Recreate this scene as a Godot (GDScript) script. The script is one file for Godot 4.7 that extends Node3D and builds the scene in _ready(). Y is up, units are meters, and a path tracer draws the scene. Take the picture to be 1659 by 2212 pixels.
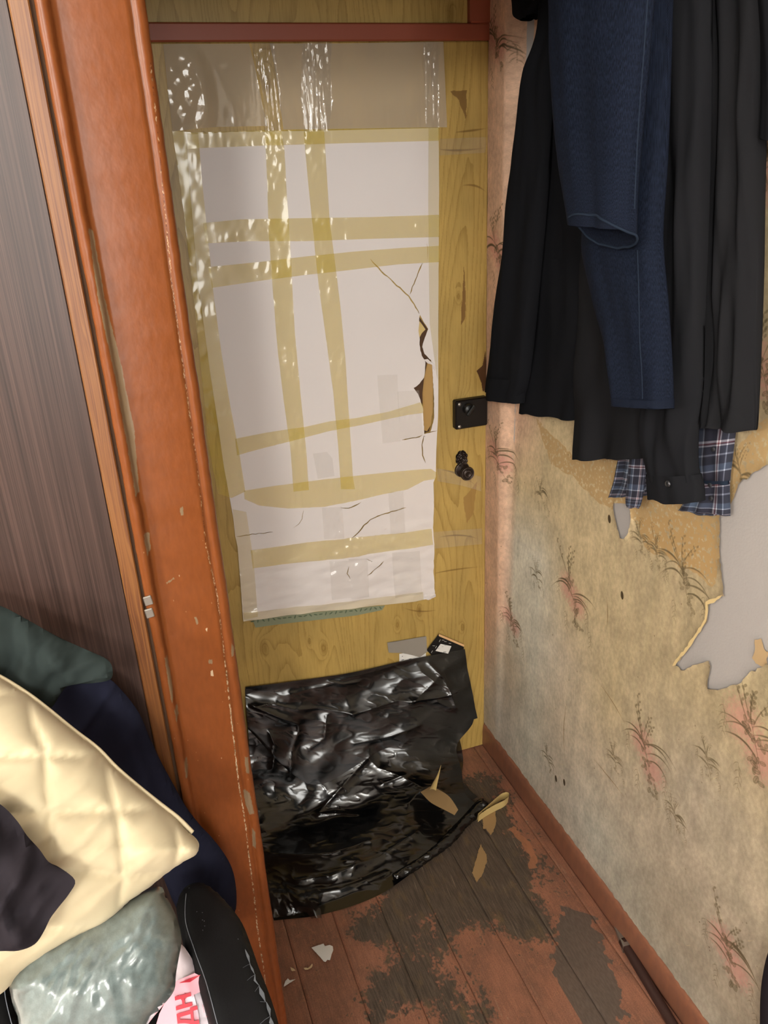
extends Node3D

# x runs right along the door, y up, z from the door towards the room. The door lies in z = 0, the
# wallpapered wall begins in x = 0 and leans out a little, the floor is y = 0.

var FR_pillow := Transform3D(Basis(Vector3(0.9923, 0, -0.124), Vector3(-0.0741, 0.8022, -0.5924), Vector3(0.0995, 0.597, 0.796)), Vector3(-1.0453, 1.1056, 1.13))
var FR_cloth := Transform3D(Basis(Vector3(0.9923, 0, -0.124), Vector3(-0.0741, 0.8022, -0.5924), Vector3(0.0995, 0.597, 0.796)), Vector3(-1.0963, 1.1665, 1.235))
var FR_greybag := Transform3D(Basis(Vector3(1, 0, 0), Vector3(0, 0.6549, -0.7557), Vector3(0, 0.7557, 0.6549)), Vector3(-1.0464, 0.9751, 1.22))
var FR_navy := Transform3D(Basis(Vector3(0.9982, 0, -0.0599), Vector3(0.0018, 0.9996, 0.0299), Vector3(0.0599, -0.0299, 0.9978)), Vector3(-0.9477, 0.8876, 0.918))
var FR_green := Transform3D(Basis(Vector3(1, 0, 0), Vector3(0, 0.9371, -0.3489), Vector3(0, 0.3489, 0.9371)), Vector3(-1.0703, 1.2464, 0.985))
var FR_pinkbag := Transform3D(Basis(Vector3(0.9965, 0, -0.083), Vector3(-0.0664, 0.6013, -0.7962), Vector3(0.0499, 0.799, 0.5993)), Vector3(-0.973, 0.7581, 1.13))

var M := {}
var TEX := {}

func _ready():
	var cam := Camera3D.new()
	cam.name = "camera"
	cam.position = Vector3(-0.9413, 1.7699, 1.9084)
	cam.basis = Basis(Vector3(0.941587, -0.044041, 0.333879), Vector3(0.172319, 0.914803, -0.365295), Vector3(-0.289345, 0.401491, 0.868956)).orthonormalized()
	cam.fov = 64.605
	cam.near = 0.05
	cam.far = 30.0
	add_child(cam)
	cam.current = true
	var env := Environment.new()
	env.background_mode = Environment.BG_COLOR
	env.background_color = Color(0, 0, 0)
	env.tonemap_mode = Environment.TONE_MAPPER_LINEAR
	env.tonemap_exposure = 0.8
	env.sdfgi_enabled = true
	env.ssao_enabled = true
	env.ssil_enabled = true
	var we := WorldEnvironment.new()
	we.name = "environment"
	we.environment = env
	add_child(we)
	make_textures()
	make_materials()
	build_lamps()
	build_added_window()
	build_shell()
	build_floor()
	build_door()
	build_wallpaper()
	build_casing()
	build_cupboard()
	build_poster()
	build_door_tapes()
	build_bin_bag()
	build_clothes()
	build_armchair_pile()
	build_litter()

# ---------------------------------------------------------------- helpers
func P2(a) -> PackedVector2Array:
	var r := PackedVector2Array()
	for i in range(0, a.size(), 2):
		r.append(Vector2(a[i], a[i + 1]))
	return r

func P3(a) -> PackedVector3Array:
	var r := PackedVector3Array()
	for i in range(0, a.size(), 3):
		r.append(Vector3(a[i], a[i + 1], a[i + 2]))
	return r

func thing(called: String, label: String, category: String, at := Vector3.ZERO, group := "") -> Node3D:
	var o := Node3D.new()
	o.name = called
	o.position = at
	add_child(o, true)
	return tag(o, label, category, group)

func tag(o: Node3D, label: String, category := "", group := "", kind := "") -> Node3D:
	if label:
		o.set_meta("label", label)
	if category:
		o.set_meta("category", category)
	if group:
		o.set_meta("group", group)
	if kind:
		o.set_meta("kind", kind)
	return o

# a mesh whose points are in the room's axes, put under a thing (or under a part of a thing)
func part(called: String, mesh: Mesh, m: Material, parent: Node3D = null, label := "") -> MeshInstance3D:
	var o := MeshInstance3D.new()
	o.name = called
	o.mesh = mesh
	o.material_override = m
	if parent == null:
		add_child(o, true)
	else:
		var up := Vector3.ZERO
		var k: Node = parent
		while k != self:
			up += (k as Node3D).position
			k = k.get_parent()
		o.position = -up
		parent.add_child(o, true)
	if label:
		o.set_meta("label", label)
	return o

func struct(called: String, mesh: Mesh, m: Material, label := "", category := "") -> MeshInstance3D:
	var o := part(called, mesh, m)
	tag(o, label, category, "", "structure")
	return o

func mat(c: Color, rough := 0.8, tex = null, bump = null, depth := 0.1) -> StandardMaterial3D:
	var m := StandardMaterial3D.new()
	m.albedo_color = c
	m.roughness = rough
	m.cull_mode = BaseMaterial3D.CULL_DISABLED
	if tex:
		m.albedo_texture = tex
	if bump:
		m.heightmap_enabled = true
		m.heightmap_texture = bump
		m.heightmap_scale = depth
	return m

func finish(v: PackedVector3Array, uv: PackedVector2Array, ix: PackedInt32Array, face := Vector3.ZERO, flat := false) -> ArrayMesh:
	if face != Vector3.ZERO:
		var sum := Vector3.ZERO
		for i in range(0, ix.size(), 3):
			sum += (v[ix[i + 2]] - v[ix[i]]).cross(v[ix[i + 1]] - v[ix[i]])
		if sum.dot(face) < 0.0:
			for i in range(0, ix.size(), 3):
				var t := ix[i]
				ix[i] = ix[i + 1]
				ix[i + 1] = t
	var a := []
	a.resize(Mesh.ARRAY_MAX)
	a[Mesh.ARRAY_VERTEX] = v
	a[Mesh.ARRAY_TEX_UV] = uv
	a[Mesh.ARRAY_INDEX] = ix
	var st := SurfaceTool.new()
	st.create_from_arrays(a)
	if flat:
		st.deindex()
		st.set_smooth_group(-1)
	st.generate_normals()
	return st.commit()

# a grid over (s, t) in 0..1; fn gives the point, uvs span (su, sv)
func grid(nu: int, nv: int, fn: Callable, face := Vector3.ZERO, su := 1.0, sv := 1.0, closed := false, flat := false) -> ArrayMesh:
	var v := PackedVector3Array()
	var uv := PackedVector2Array()
	var ix := PackedInt32Array()
	for j in nv + 1:
		for i in nu + 1:
			var s := float(i) / nu
			var t := float(j) / nv
			v.append(fn.call(0.0 if closed and i == nu else s, t))
			uv.append(Vector2(s * su, t * sv))
	for j in nv:
		for i in nu:
			var k := j * (nu + 1) + i
			ix.append_array([k, k + 1, k + nu + 2, k, k + nu + 2, k + nu + 1])
	var m := finish(v, uv, ix, face, flat)
	return m

func join(list: Array) -> ArrayMesh:
	var st := SurfaceTool.new()
	for m in list:
		st.append_from(m, 0, Transform3D())
	return st.commit()

func moved(m: Mesh, t: Transform3D) -> ArrayMesh:
	var st := SurfaceTool.new()
	st.append_from(m, 0, t)
	return st.commit()

# box with chamfered edges, in the room's axes
func cbox(lo: Vector3, hi: Vector3, c := 0.003) -> ArrayMesh:
	c = minf(c, 0.49 * minf(hi.x - lo.x, minf(hi.y - lo.y, hi.z - lo.z)))
	var st := SurfaceTool.new()
	st.begin(Mesh.PRIMITIVE_TRIANGLES)
	st.set_smooth_group(-1)
	var mid := (lo + hi) / 2.0
	var h := (hi - lo) / 2.0
	var quad := func(a: Vector3, b: Vector3, d: Vector3, e: Vector3, n: Vector3):
		var q := [a, b, d, e]
		if (d - a).cross(b - a).dot(n) < 0.0:
			q = [a, e, d, b]
		for k in [0, 1, 2, 0, 2, 3]:
			var p: Vector3 = q[k]
			var w := mid + p
			var au := Vector2(w.x, w.y)
			if absf(n.x) > 0.8:
				au = Vector2(w.z, w.y)
			elif absf(n.y) > 0.8:
				au = Vector2(w.x, w.z)
			st.set_uv(au)
			st.add_vertex(w)
	for ax in 3:
		var b := (ax + 1) % 3
		var d := (ax + 2) % 3
		for s: float in [-1.0, 1.0]:
			var n := Vector3.ZERO
			n[ax] = s
			var c4 := []
			for k in [[-1, -1], [1, -1], [1, 1], [-1, 1]]:
				var p := Vector3.ZERO
				p[ax] = s * h[ax]
				p[b] = k[0] * (h[b] - c)
				p[d] = k[1] * (h[d] - c)
				c4.append(p)
			quad.call(c4[0], c4[1], c4[2], c4[3], n)
		for s: float in [-1.0, 1.0]:
			for r: float in [-1.0, 1.0]:
				var e := []
				for k in [[0, -1], [0, 1], [1, 1], [1, -1]]:
					var p := Vector3.ZERO
					p[ax] = k[1] * (h[ax] - c)
					p[b] = s * (h[b] - (c if k[0] else 0.0))
					p[d] = r * (h[d] - (0.0 if k[0] else c))
					e.append(p)
				var n := Vector3.ZERO
				n[b] = s
				n[d] = r
				quad.call(e[0], e[1], e[2], e[3], n)
	for sx: float in [-1.0, 1.0]:
		for sy: float in [-1.0, 1.0]:
			for sz: float in [-1.0, 1.0]:
				var s := Vector3(sx, sy, sz)
				var t := []
				for k in 3:
					var p := Vector3(sx * (h.x - c), sy * (h.y - c), sz * (h.z - c))
					p[k] = s[k] * h[k]
					t.append(mid + p)
				if (t[2] - t[0]).cross(t[1] - t[0]).dot(s) < 0.0:
					t = [t[0], t[2], t[1]]
				for p in t:
					st.set_uv(Vector2(p.x, p.y))
					st.add_vertex(p)
	st.generate_normals()
	return st.commit()

# profile (r, h) turned about +y, then placed
func lathe(profile: Array, n: int, t: Transform3D) -> ArrayMesh:
	var fn := func(s: float, u: float) -> Vector3:
		var f := u * (profile.size() - 1)
		var k := mini(int(f + 0.0001), profile.size() - 1)
		var q: Vector2 = profile[k]
		return t * Vector3(q.x * cos(s * TAU), q.y, q.x * sin(s * TAU))
	return grid(n, profile.size() - 1, fn, Vector3.ZERO, 1.0, 1.0, true, true)

func tube(pts: PackedVector3Array, r: Callable, n := 10, steps := 8) -> ArrayMesh:
	var path := smooth3(pts, steps)
	var cap := path.size() - 1
	var fn := func(s: float, u: float) -> Vector3:
		var k := clampi(int(round(u * (cap + 2))) - 1, 0, cap)
		var d := (path[mini(k + 1, cap)] - path[maxi(k - 1, 0)]).normalized()
		var a := d.cross(Vector3.UP if absf(d.y) < 0.9 else Vector3.RIGHT).normalized()
		var b := d.cross(a)
		var rr: float = r.call(float(k) / cap)
		if u < 0.0001 or u > 0.9999:
			rr = 0.0005
		return path[k] + (a * cos(s * TAU) + b * sin(s * TAU)) * rr
	return grid(n, cap + 2, fn, Vector3.ZERO, 1.0, 1.0, true)

func smooth3(pts: PackedVector3Array, steps: int) -> PackedVector3Array:
	var out := PackedVector3Array()
	for i in pts.size() - 1:
		for k in steps:
			out.append(pts[i].cubic_interpolate(pts[i + 1], pts[maxi(i - 1, 0)], pts[mini(i + 2, pts.size() - 1)], float(k) / steps))
	out.append(pts[pts.size() - 1])
	return out

func smooth2(pts: PackedVector2Array, steps := 5) -> PackedVector2Array:
	var out := PackedVector2Array()
	var n := pts.size()
	for i in n:
		for k in steps:
			out.append(pts[i].cubic_interpolate(pts[(i + 1) % n], pts[(i + n - 1) % n], pts[(i + 2) % n], float(k) / steps))
	return out

# edges torn or worn: points added along an outline and pushed about
func ragged(pts: PackedVector2Array, step: float, amp: float, salt: int) -> PackedVector2Array:
	var rng := RandomNumberGenerator.new()
	rng.seed = salt
	var out := PackedVector2Array()
	for i in pts.size():
		var a := pts[i]
		var b := pts[(i + 1) % pts.size()]
		var n := maxi(1, int(a.distance_to(b) / step))
		for k in n:
			out.append(a.lerp(b, float(k) / n) + Vector2(rng.randf_range(-amp, amp), rng.randf_range(-amp, amp)))
	return out

func line_poly(pts: PackedVector2Array, w: float, salt := 1) -> PackedVector2Array:
	var rng := RandomNumberGenerator.new()
	rng.seed = salt
	var mid := PackedVector2Array()
	for i in pts.size() - 1:
		var n := maxi(1, int(pts[i].distance_to(pts[i + 1]) / 0.009))
		for k in n:
			mid.append(pts[i].lerp(pts[i + 1], float(k) / n) + Vector2(rng.randf_range(-1, 1), rng.randf_range(-1, 1)) * 0.0013)
	mid.append(pts[pts.size() - 1])
	var a := PackedVector2Array()
	var b := PackedVector2Array()
	for i in mid.size():
		var d := (mid[mini(i + 1, mid.size() - 1)] - mid[maxi(i - 1, 0)]).normalized().orthogonal()
		var q := 0.0 if i == 0 or i == mid.size() - 1 else w * rng.randf_range(0.5, 1.3)
		a.append(mid[i] + d * (q / 2.0 + 0.0002))
		b.append(mid[i] - d * (q / 2.0 + 0.0002))
	b.reverse()
	a.append_array(b)
	return a

func inside_dist(p: Vector2, poly: PackedVector2Array) -> float:
	var best := 1e9
	for i in poly.size():
		var c := Geometry2D.get_closest_point_to_segment(p, poly[i], poly[(i + 1) % poly.size()])
		best = minf(best, c.distance_squared_to(p))
	return sqrt(best)

# the area of an outline, less its holes, cut into small cells whose edges follow the outline exactly
func cells(outline: PackedVector2Array, holes: Array, cell: float) -> Array:
	if Geometry2D.is_polygon_clockwise(outline):
		outline = outline.duplicate()
		outline.reverse()
	var lo := outline[0]
	var hi := outline[0]
	for p in outline:
		lo = lo.min(p)
		hi = hi.max(p)
	var nx := maxi(1, int(ceil((hi.x - lo.x) / cell)))
	var ny := maxi(1, int(ceil((hi.y - lo.y) / cell)))
	var step := Vector2((hi.x - lo.x) / nx, (hi.y - lo.y) / ny)
	var cut := PackedByteArray()   # cells that an edge passes
	cut.resize(nx * ny)
	var mark := func(poly: PackedVector2Array):
		for i in poly.size():
			var a := poly[i]
			var b := poly[(i + 1) % poly.size()]
			var n := int(a.distance_to(b) / (0.35 * minf(step.x, step.y))) + 1
			for k in n + 1:
				var q := (a.lerp(b, float(k) / n) - lo) / step
				for d in [Vector2(-0.02, -0.02), Vector2(0.02, -0.02), Vector2(-0.02, 0.02), Vector2(0.02, 0.02)]:
					var cx := int(floor(q.x + d.x))
					var cy := int(floor(q.y + d.y))
					if cx >= 0 and cy >= 0 and cx < nx and cy < ny:
						cut[cy * nx + cx] = 1
	mark.call(outline)
	for h in holes:
		mark.call(h)
	var pts := PackedVector2Array()
	var ix := PackedInt32Array()
	var seen := {}
	var put := func(p: Vector2) -> int:
		var key := Vector2i(roundi(p.x * 40000.0), roundi(p.y * 40000.0))
		if not seen.has(key):
			seen[key] = pts.size()
			pts.append(p)
		return seen[key]
	for j in ny:
		for i in nx:
			var o := lo + Vector2(i, j) * step
			var q := PackedVector2Array([o, o + Vector2(step.x, 0), o + step, o + Vector2(0, step.y)])
			if not cut[j * nx + i]:
				var mid := o + step / 2.0
				if not Geometry2D.is_point_in_polygon(mid, outline):
					continue
				var out := false
				for h in holes:
					out = out or Geometry2D.is_point_in_polygon(mid, h)
				if out:
					continue
				var a: int = put.call(q[0])
				var b: int = put.call(q[1])
				var c: int = put.call(q[2])
				var d: int = put.call(q[3])
				ix.append_array([a, b, c, a, c, d])
				continue
			var left := Geometry2D.intersect_polygons(q, outline)
			for h in holes:
				var next: Array[PackedVector2Array] = []
				for g in left:
					for r in Geometry2D.clip_polygons(g, h):
						if not Geometry2D.is_polygon_clockwise(r):
							next.append(r)
				left = next
			for g in left:
				var tri := Geometry2D.triangulate_polygon(g)
				for k in tri:
					ix.append(put.call(g[k]))
	return [pts, ix]

func sheet(outline: PackedVector2Array, holes: Array, cell: float, fn: Callable, face: Vector3, uvs := 1.0) -> ArrayMesh:
	var c := cells(outline, holes, cell)
	var v := PackedVector3Array()
	var uv := PackedVector2Array()
	for p: Vector2 in c[0]:
		v.append(fn.call(p))
		uv.append(p * uvs)
	return finish(v, uv, c[1], face)

# a flat piece with thickness: front, back and edge
func slab(outline: PackedVector2Array, holes: Array, cell: float, front: Callable, back: Callable, face: Vector3, uvs := 1.0) -> ArrayMesh:
	var list := [sheet(outline, holes, cell, front, face, uvs), sheet(outline, holes, cell, back, -face, uvs)]
	for poly: PackedVector2Array in [outline] + holes:
		var n := poly.size()
		var v := PackedVector3Array()
		var uv := PackedVector2Array()
		var ix := PackedInt32Array()
		for i in n + 1:
			var p := poly[i % n]
			v.append(front.call(p))
			v.append(back.call(p))
			uv.append(p * uvs)
			uv.append(p * uvs)
			if i < n:
				ix.append_array([2 * i, 2 * i + 2, 2 * i + 1, 2 * i + 1, 2 * i + 2, 2 * i + 3])
		list.append(finish(v, uv, ix, Vector3.ZERO, true))
	return join(list)

# a stuffed or folded soft thing: an outline in a frame, swelling on both sides of it
func puff(outline: PackedVector2Array, cell: float, fr: Transform3D, front: float, back: float, soft: float, relief: Callable, uvs := 1.0) -> ArrayMesh:
	var c := cells(outline, [], cell)
	var dist := PackedFloat32Array()
	for p: Vector2 in c[0]:
		var d := minf(1.0, inside_dist(p, outline) / soft)
		dist.append(sqrt(maxf(0.0, 1.0 - (1.0 - d) * (1.0 - d))))
	var list := []
	for side: float in [1.0, -1.0]:
		var v := PackedVector3Array()
		var uv := PackedVector2Array()
		for i in c[0].size():
			var p: Vector2 = c[0][i]
			var h := dist[i] * (front if side > 0 else back)
			if side > 0:
				h += float(relief.call(p, dist[i])) * minf(1.0, dist[i] * 1.6)
			v.append(fr * Vector3(p.x, p.y, h * side))
			uv.append(p * uvs)
		list.append(finish(v, uv, c[1].duplicate(), fr.basis.z * side))
	return join(list)

func noise(salt: int, freq: float, kind := FastNoiseLite.TYPE_SIMPLEX_SMOOTH, oct := 3) -> FastNoiseLite:
	var n := FastNoiseLite.new()
	n.seed = salt
	n.noise_type = kind
	n.frequency = freq
	n.fractal_type = FastNoiseLite.FRACTAL_FBM if oct > 1 else FastNoiseLite.FRACTAL_NONE
	n.fractal_octaves = oct
	return n

# ---------------------------------------------------------------- textures: colour, grain, print and wear
func tex_rgb(w: int, h: int, b: PackedByteArray) -> ImageTexture:
	return ImageTexture.create_from_image(Image.create_from_data(w, h, false, Image.FORMAT_RGB8, b))

func tex_grey(w: int, h: int, b: PackedByteArray) -> ImageTexture:
	return ImageTexture.create_from_image(Image.create_from_data(w, h, false, Image.FORMAT_L8, b))

func setc(b: PackedByteArray, k: int, c: Color) -> void:
	b[k] = clampi(int(c.r * 255.0), 0, 255)
	b[k + 1] = clampi(int(c.g * 255.0), 0, 255)
	b[k + 2] = clampi(int(c.b * 255.0), 0, 255)

func ink(b: PackedByteArray, w: int, h: int, x: int, y: int, c: Color, a: float) -> void:
	if x < 0 or y < 0 or x >= w or y >= h or a <= 0.0:
		return
	var k := (y * w + x) * 3
	b[k] = int(lerpf(b[k], c.r * 255.0, a))
	b[k + 1] = int(lerpf(b[k + 1], c.g * 255.0, a))
	b[k + 2] = int(lerpf(b[k + 2], c.b * 255.0, a))

func dab(b: PackedByteArray, w: int, h: int, at: Vector2, r: float, c: Color, a: float, soft := 0.5) -> void:
	for y in range(int(at.y - r) - 1, int(at.y + r) + 2):
		for x in range(int(at.x - r) - 1, int(at.x + r) + 2):
			var d := Vector2(x, y).distance_to(at) / r
			ink(b, w, h, x, y, c, a * clampf((1.0 - d) / soft, 0.0, 1.0))

func brush(b: PackedByteArray, w: int, h: int, p0: Vector2, p1: Vector2, p2: Vector2, r: float, c: Color, a: float) -> void:
	var n := int(p0.distance_to(p1) + p1.distance_to(p2)) + 2
	for k in n + 1:
		var t := float(k) / n
		var p := p0.lerp(p1, t).lerp(p1.lerp(p2, t), t)
		dab(b, w, h, p, maxf(0.7, r * sin(PI * clampf(0.12 + t * 0.86, 0, 1))), c, a, 0.8)

func leaf(b: PackedByteArray, w: int, h: int, at: Vector2, dir: Vector2, l: float, c: Color, a: float, hollow := true) -> void:
	var n := dir.orthogonal()
	for y in range(int(at.y - l), int(at.y + l) + 1):
		for x in range(int(at.x - l), int(at.x + l) + 1):
			var d := Vector2(x, y) - at
			var u := d.dot(dir) / l
			var v := d.dot(n) / (l * 0.55)
			var e := u * u + v * v
			if e < 1.0:
				var k := a if not hollow or e > 0.45 or absf(v) < 0.16 else a * 0.45
				ink(b, w, h, x, y, c, k * clampf((1.0 - e) * 4.0, 0, 1))

# one printed spray of grass, leaves and pink flowers; size in pixels
func sprig(b: PackedByteArray, w: int, h: int, at: Vector2, size: float, salt: int, strength: float, flowers: bool) -> void:
	var rng := RandomNumberGenerator.new()
	rng.seed = salt
	var dark := Color(0.33, 0.28, 0.18)
	var n := noise(salt, 0.12)
	if flowers:
		for f in 2:
			var c := at + Vector2(-0.22 + 0.42 * f, -0.16 + 0.3 * f) * size + Vector2(rng.randf_range(-5, 5), rng.randf_range(-5, 5))
			var r := size * 0.30
			for y in range(int(c.y - r * 1.4), int(c.y + r * 1.4)):
				for x in range(int(c.x - r * 1.4), int(c.x + r * 1.4)):
					var d := Vector2(x, y).distance_to(c) / r
					var k := clampf((1.35 - d + 0.6 * n.get_noise_2d(x, y)) * 1.1, 0, 1)
					ink(b, w, h, x, y, Color(0.80, 0.54, 0.50), 0.62 * k * strength)
	var stem := Vector2(0.45, 0.9)
	for i in 7:
		var side := -1.0 if i % 2 else 1.0
		var p0 := at + stem * size * rng.randf_range(-0.25, 0.3)
		var l := size * rng.randf_range(0.55, 0.95)
		var p1 := p0 + Vector2(side * 0.45, -rng.randf_range(0.25, 0.5)) * l
		var p2 := p0 + Vector2(side * 0.95, rng.randf_range(-0.15, 0.3)) * l
		brush(b, w, h, p0, p1, p2, rng.randf_range(1.8, 2.9), dark, 0.46 * strength)
	for i in 5:
		var p0 := at - stem * size * rng.randf_range(0.0, 0.35)
		var l := size * rng.randf_range(0.5, 0.95)
		var lean := rng.randf_range(-0.75, 0.45)
		var p2 := p0 + Vector2(lean, -0.85) * l
		brush(b, w, h, p0, p0.lerp(p2, 0.5) + Vector2(-0.12, -0.05) * l, p2, 1.5, dark, 0.5 * strength)
		for k in 6:
			var q := p0.lerp(p2, 0.55 + 0.09 * k)
			leaf(b, w, h, q + Vector2(3.0 if k % 2 else -3.0, 0), Vector2(0.6 if k % 2 else -0.6, -0.8), size * 0.04, dark, 0.5 * strength, false)
	for f in 4:
		var p0 := at + Vector2([0.55, -0.62, 0.75, -0.2][f], [0.05, -0.15, 0.5, 0.5][f]) * size
		var p2 := p0 + Vector2(0.06, 0.42) * size
		brush(b, w, h, p0, p0 + Vector2(0.09, 0.12) * size, p2, 1.0, dark, 0.45 * strength)
		for k in 8:
			var q := p0.lerp(p2, k / 8.0) + Vector2(0.03 * size * sin(PI * k / 8.0), 0)
			var sd := 1.0 if k % 2 else -1.0
			brush(b, w, h, q, q + Vector2(sd * 0.05, 0.02) * size, q + Vector2(sd * 0.07, 0.09) * size, 1.0, dark, 0.5 * strength)
	brush(b, w, h, at - stem * size * 0.3, at, at + stem * size * 0.95, 1.1, dark, 0.5 * strength)
	for i in 11:
		var t := rng.randf_range(-0.3, 0.75)
		var q := at + stem * t * size + Vector2(rng.randf_range(-0.14, 0.14), rng.randf_range(-0.05, 0.05)) * size
		var a := rng.randf_range(0, TAU)
		leaf(b, w, h, q, Vector2(cos(a), sin(a)), size * rng.randf_range(0.06, 0.09), dark, 0.6 * strength)
		leaf(b, w, h, q + Vector2(cos(a + 1.3), sin(a + 1.3)) * size * 0.09, Vector2(cos(a + 1.2), sin(a + 1.2)), size * rng.randf_range(0.05, 0.07), dark, 0.55 * strength)

func make_textures() -> void:
	TEX.door = tex_pine(860, 1900, 7)
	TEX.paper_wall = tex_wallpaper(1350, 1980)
	TEX.floor = tex_floor(1080, 1170)
	TEX.paint = tex_casing(240, 2000)
	# dark laminate: fine vertical streaks
	var w := 512
	var h := 1024
	var b := PackedByteArray()
	b.resize(w * h * 3)
	var n1 := noise(3, 1.0, FastNoiseLite.TYPE_SIMPLEX_SMOOTH, 4)
	var n2 := noise(4, 1.0)
	for y in h:
		for x in w:
			var f := n1.get_noise_2d(x * 0.11, y * 0.0004) * 0.45 + n2.get_noise_2d(x * 0.5, y * 0.006) * 0.5
			setc(b, (y * w + x) * 3, Color(0.35, 0.285, 0.265) * (1.0 + f * 0.62))
	TEX.laminate = tex_rgb(w, h, b)
	# varnished softwood of the cupboard's edge strip
	w = 96
	b.resize(w * h * 3)
	for y in h:
		for x in w:
			var f := n1.get_noise_2d(x * 0.16 + 2.0 * n2.get_noise_2d(x * 0.02, y * 0.006), y * 0.004 + 90.0)
			var g := n2.get_noise_2d(x * 0.012, y * 0.011 + 40.0)
			setc(b, (y * w + x) * 3, Color(0.57, 0.385, 0.20).lerp(Color(0.42, 0.24, 0.11), clampf(0.35 + f * 0.9 + g * 0.5, 0, 1)))
	TEX.strip = tex_rgb(w, h, b)
	# denim
	w = 256
	h = 256
	b.resize(w * h * 3)
	for y in h:
		for x in w:
			var tw := 0.5 + 0.5 * sin((x + y) * TAU / 8.0)
			var f := n2.get_noise_2d(x * 0.35, y * 0.012) * 0.45 + n1.get_noise_2d(x * 0.02, y * 0.02) * 0.08
			setc(b, (y * w + x) * 3, Color(0.125, 0.150, 0.215) * (0.55 + 0.3 * tw + f))
	TEX.denim = tex_rgb(w, h, b)
	# knitted or woven cloth relief
	var g8 := PackedByteArray()
	g8.resize(w * h)
	for y in h:
		for x in w:
			g8[y * w + x] = clampi(int(128 + 50 * sin(x * TAU / 4.0) * sin(y * TAU / 4.0) + 60 * n1.get_noise_2d(x * 0.3, y * 0.3)), 0, 255)
	TEX.weave = tex_grey(w, h, g8)
	var g9 := PackedByteArray()
	g9.resize(512 * 512)
	for y in 512:
		for x in 512:
			g9[y * 512 + x] = clampi(int(128 + 120 * n1.get_noise_2d(x * 0.06, y * 0.06)), 0, 255)
	TEX.lumps = tex_grey(512, 512, g9)
	var g10 := PackedByteArray()
	g10.resize(240 * 2000)
	for y in 2000:
		for x in 240:
			g10[y * 240 + x] = clampi(int(128 + 90 * n1.get_noise_2d(x * 0.035, y * 0.05) + 30 * n2.get_noise_2d(x * 0.012, y * 0.01)), 0, 255)
	TEX.peel = tex_grey(240, 2000, g10)
	# plaid: dark navy ground, white, pale blue and wine-red bands
	b.resize(w * h * 3)
	var band := func(k: int) -> Color:
		var q := k % 128
		if q < 6 or (q > 10 and q < 15):
			return Color(0.78, 0.76, 0.78)
		if q < 10:
			return Color(0.40, 0.16, 0.19)
		if q < 36:
			return Color(0.13, 0.14, 0.20)
		if q < 41:
			return Color(0.52, 0.54, 0.60)
		if q < 66:
			return Color(0.10, 0.11, 0.17)
		if q < 86:
			return Color(0.28, 0.34, 0.43)
		if q < 91:
			return Color(0.66, 0.70, 0.76)
		return Color(0.12, 0.12, 0.18)
	for y in h:
		for x in w:
			var a: Color = band.call(x)
			var c: Color = band.call(y + 20)
			setc(b, (y * w + x) * 3, a.lerp(c, 0.5 + (0.12 if (x + y) % 4 < 2 else -0.12)))
	TEX.plaid = tex_rgb(w, h, b)
	# mottled fleece seen through the cloudy bag
	b.resize(w * h * 3)
	for y in h:
		for x in w:
			var f := n1.get_noise_2d(x * 0.05, y * 0.05) * 0.5 + n2.get_noise_2d(x * 0.3, y * 0.3) * 0.25
			setc(b, (y * w + x) * 3, Color(0.40, 0.44, 0.435) * (1.0 + f * 0.26))
	TEX.fleece = tex_rgb(w, h, b)
	# brick-red gloss paint, worn
	b.resize(w * h * 3)
	for y in h:
		for x in w:
			var f := n1.get_noise_2d(x * 0.04, y * 0.04)
			setc(b, (y * w + x) * 3, Color(0.53, 0.345, 0.255).lerp(Color(0.47, 0.31, 0.24), clampf(0.5 + f, 0, 1)))
	TEX.red = tex_rgb(w, h, b)

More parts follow.
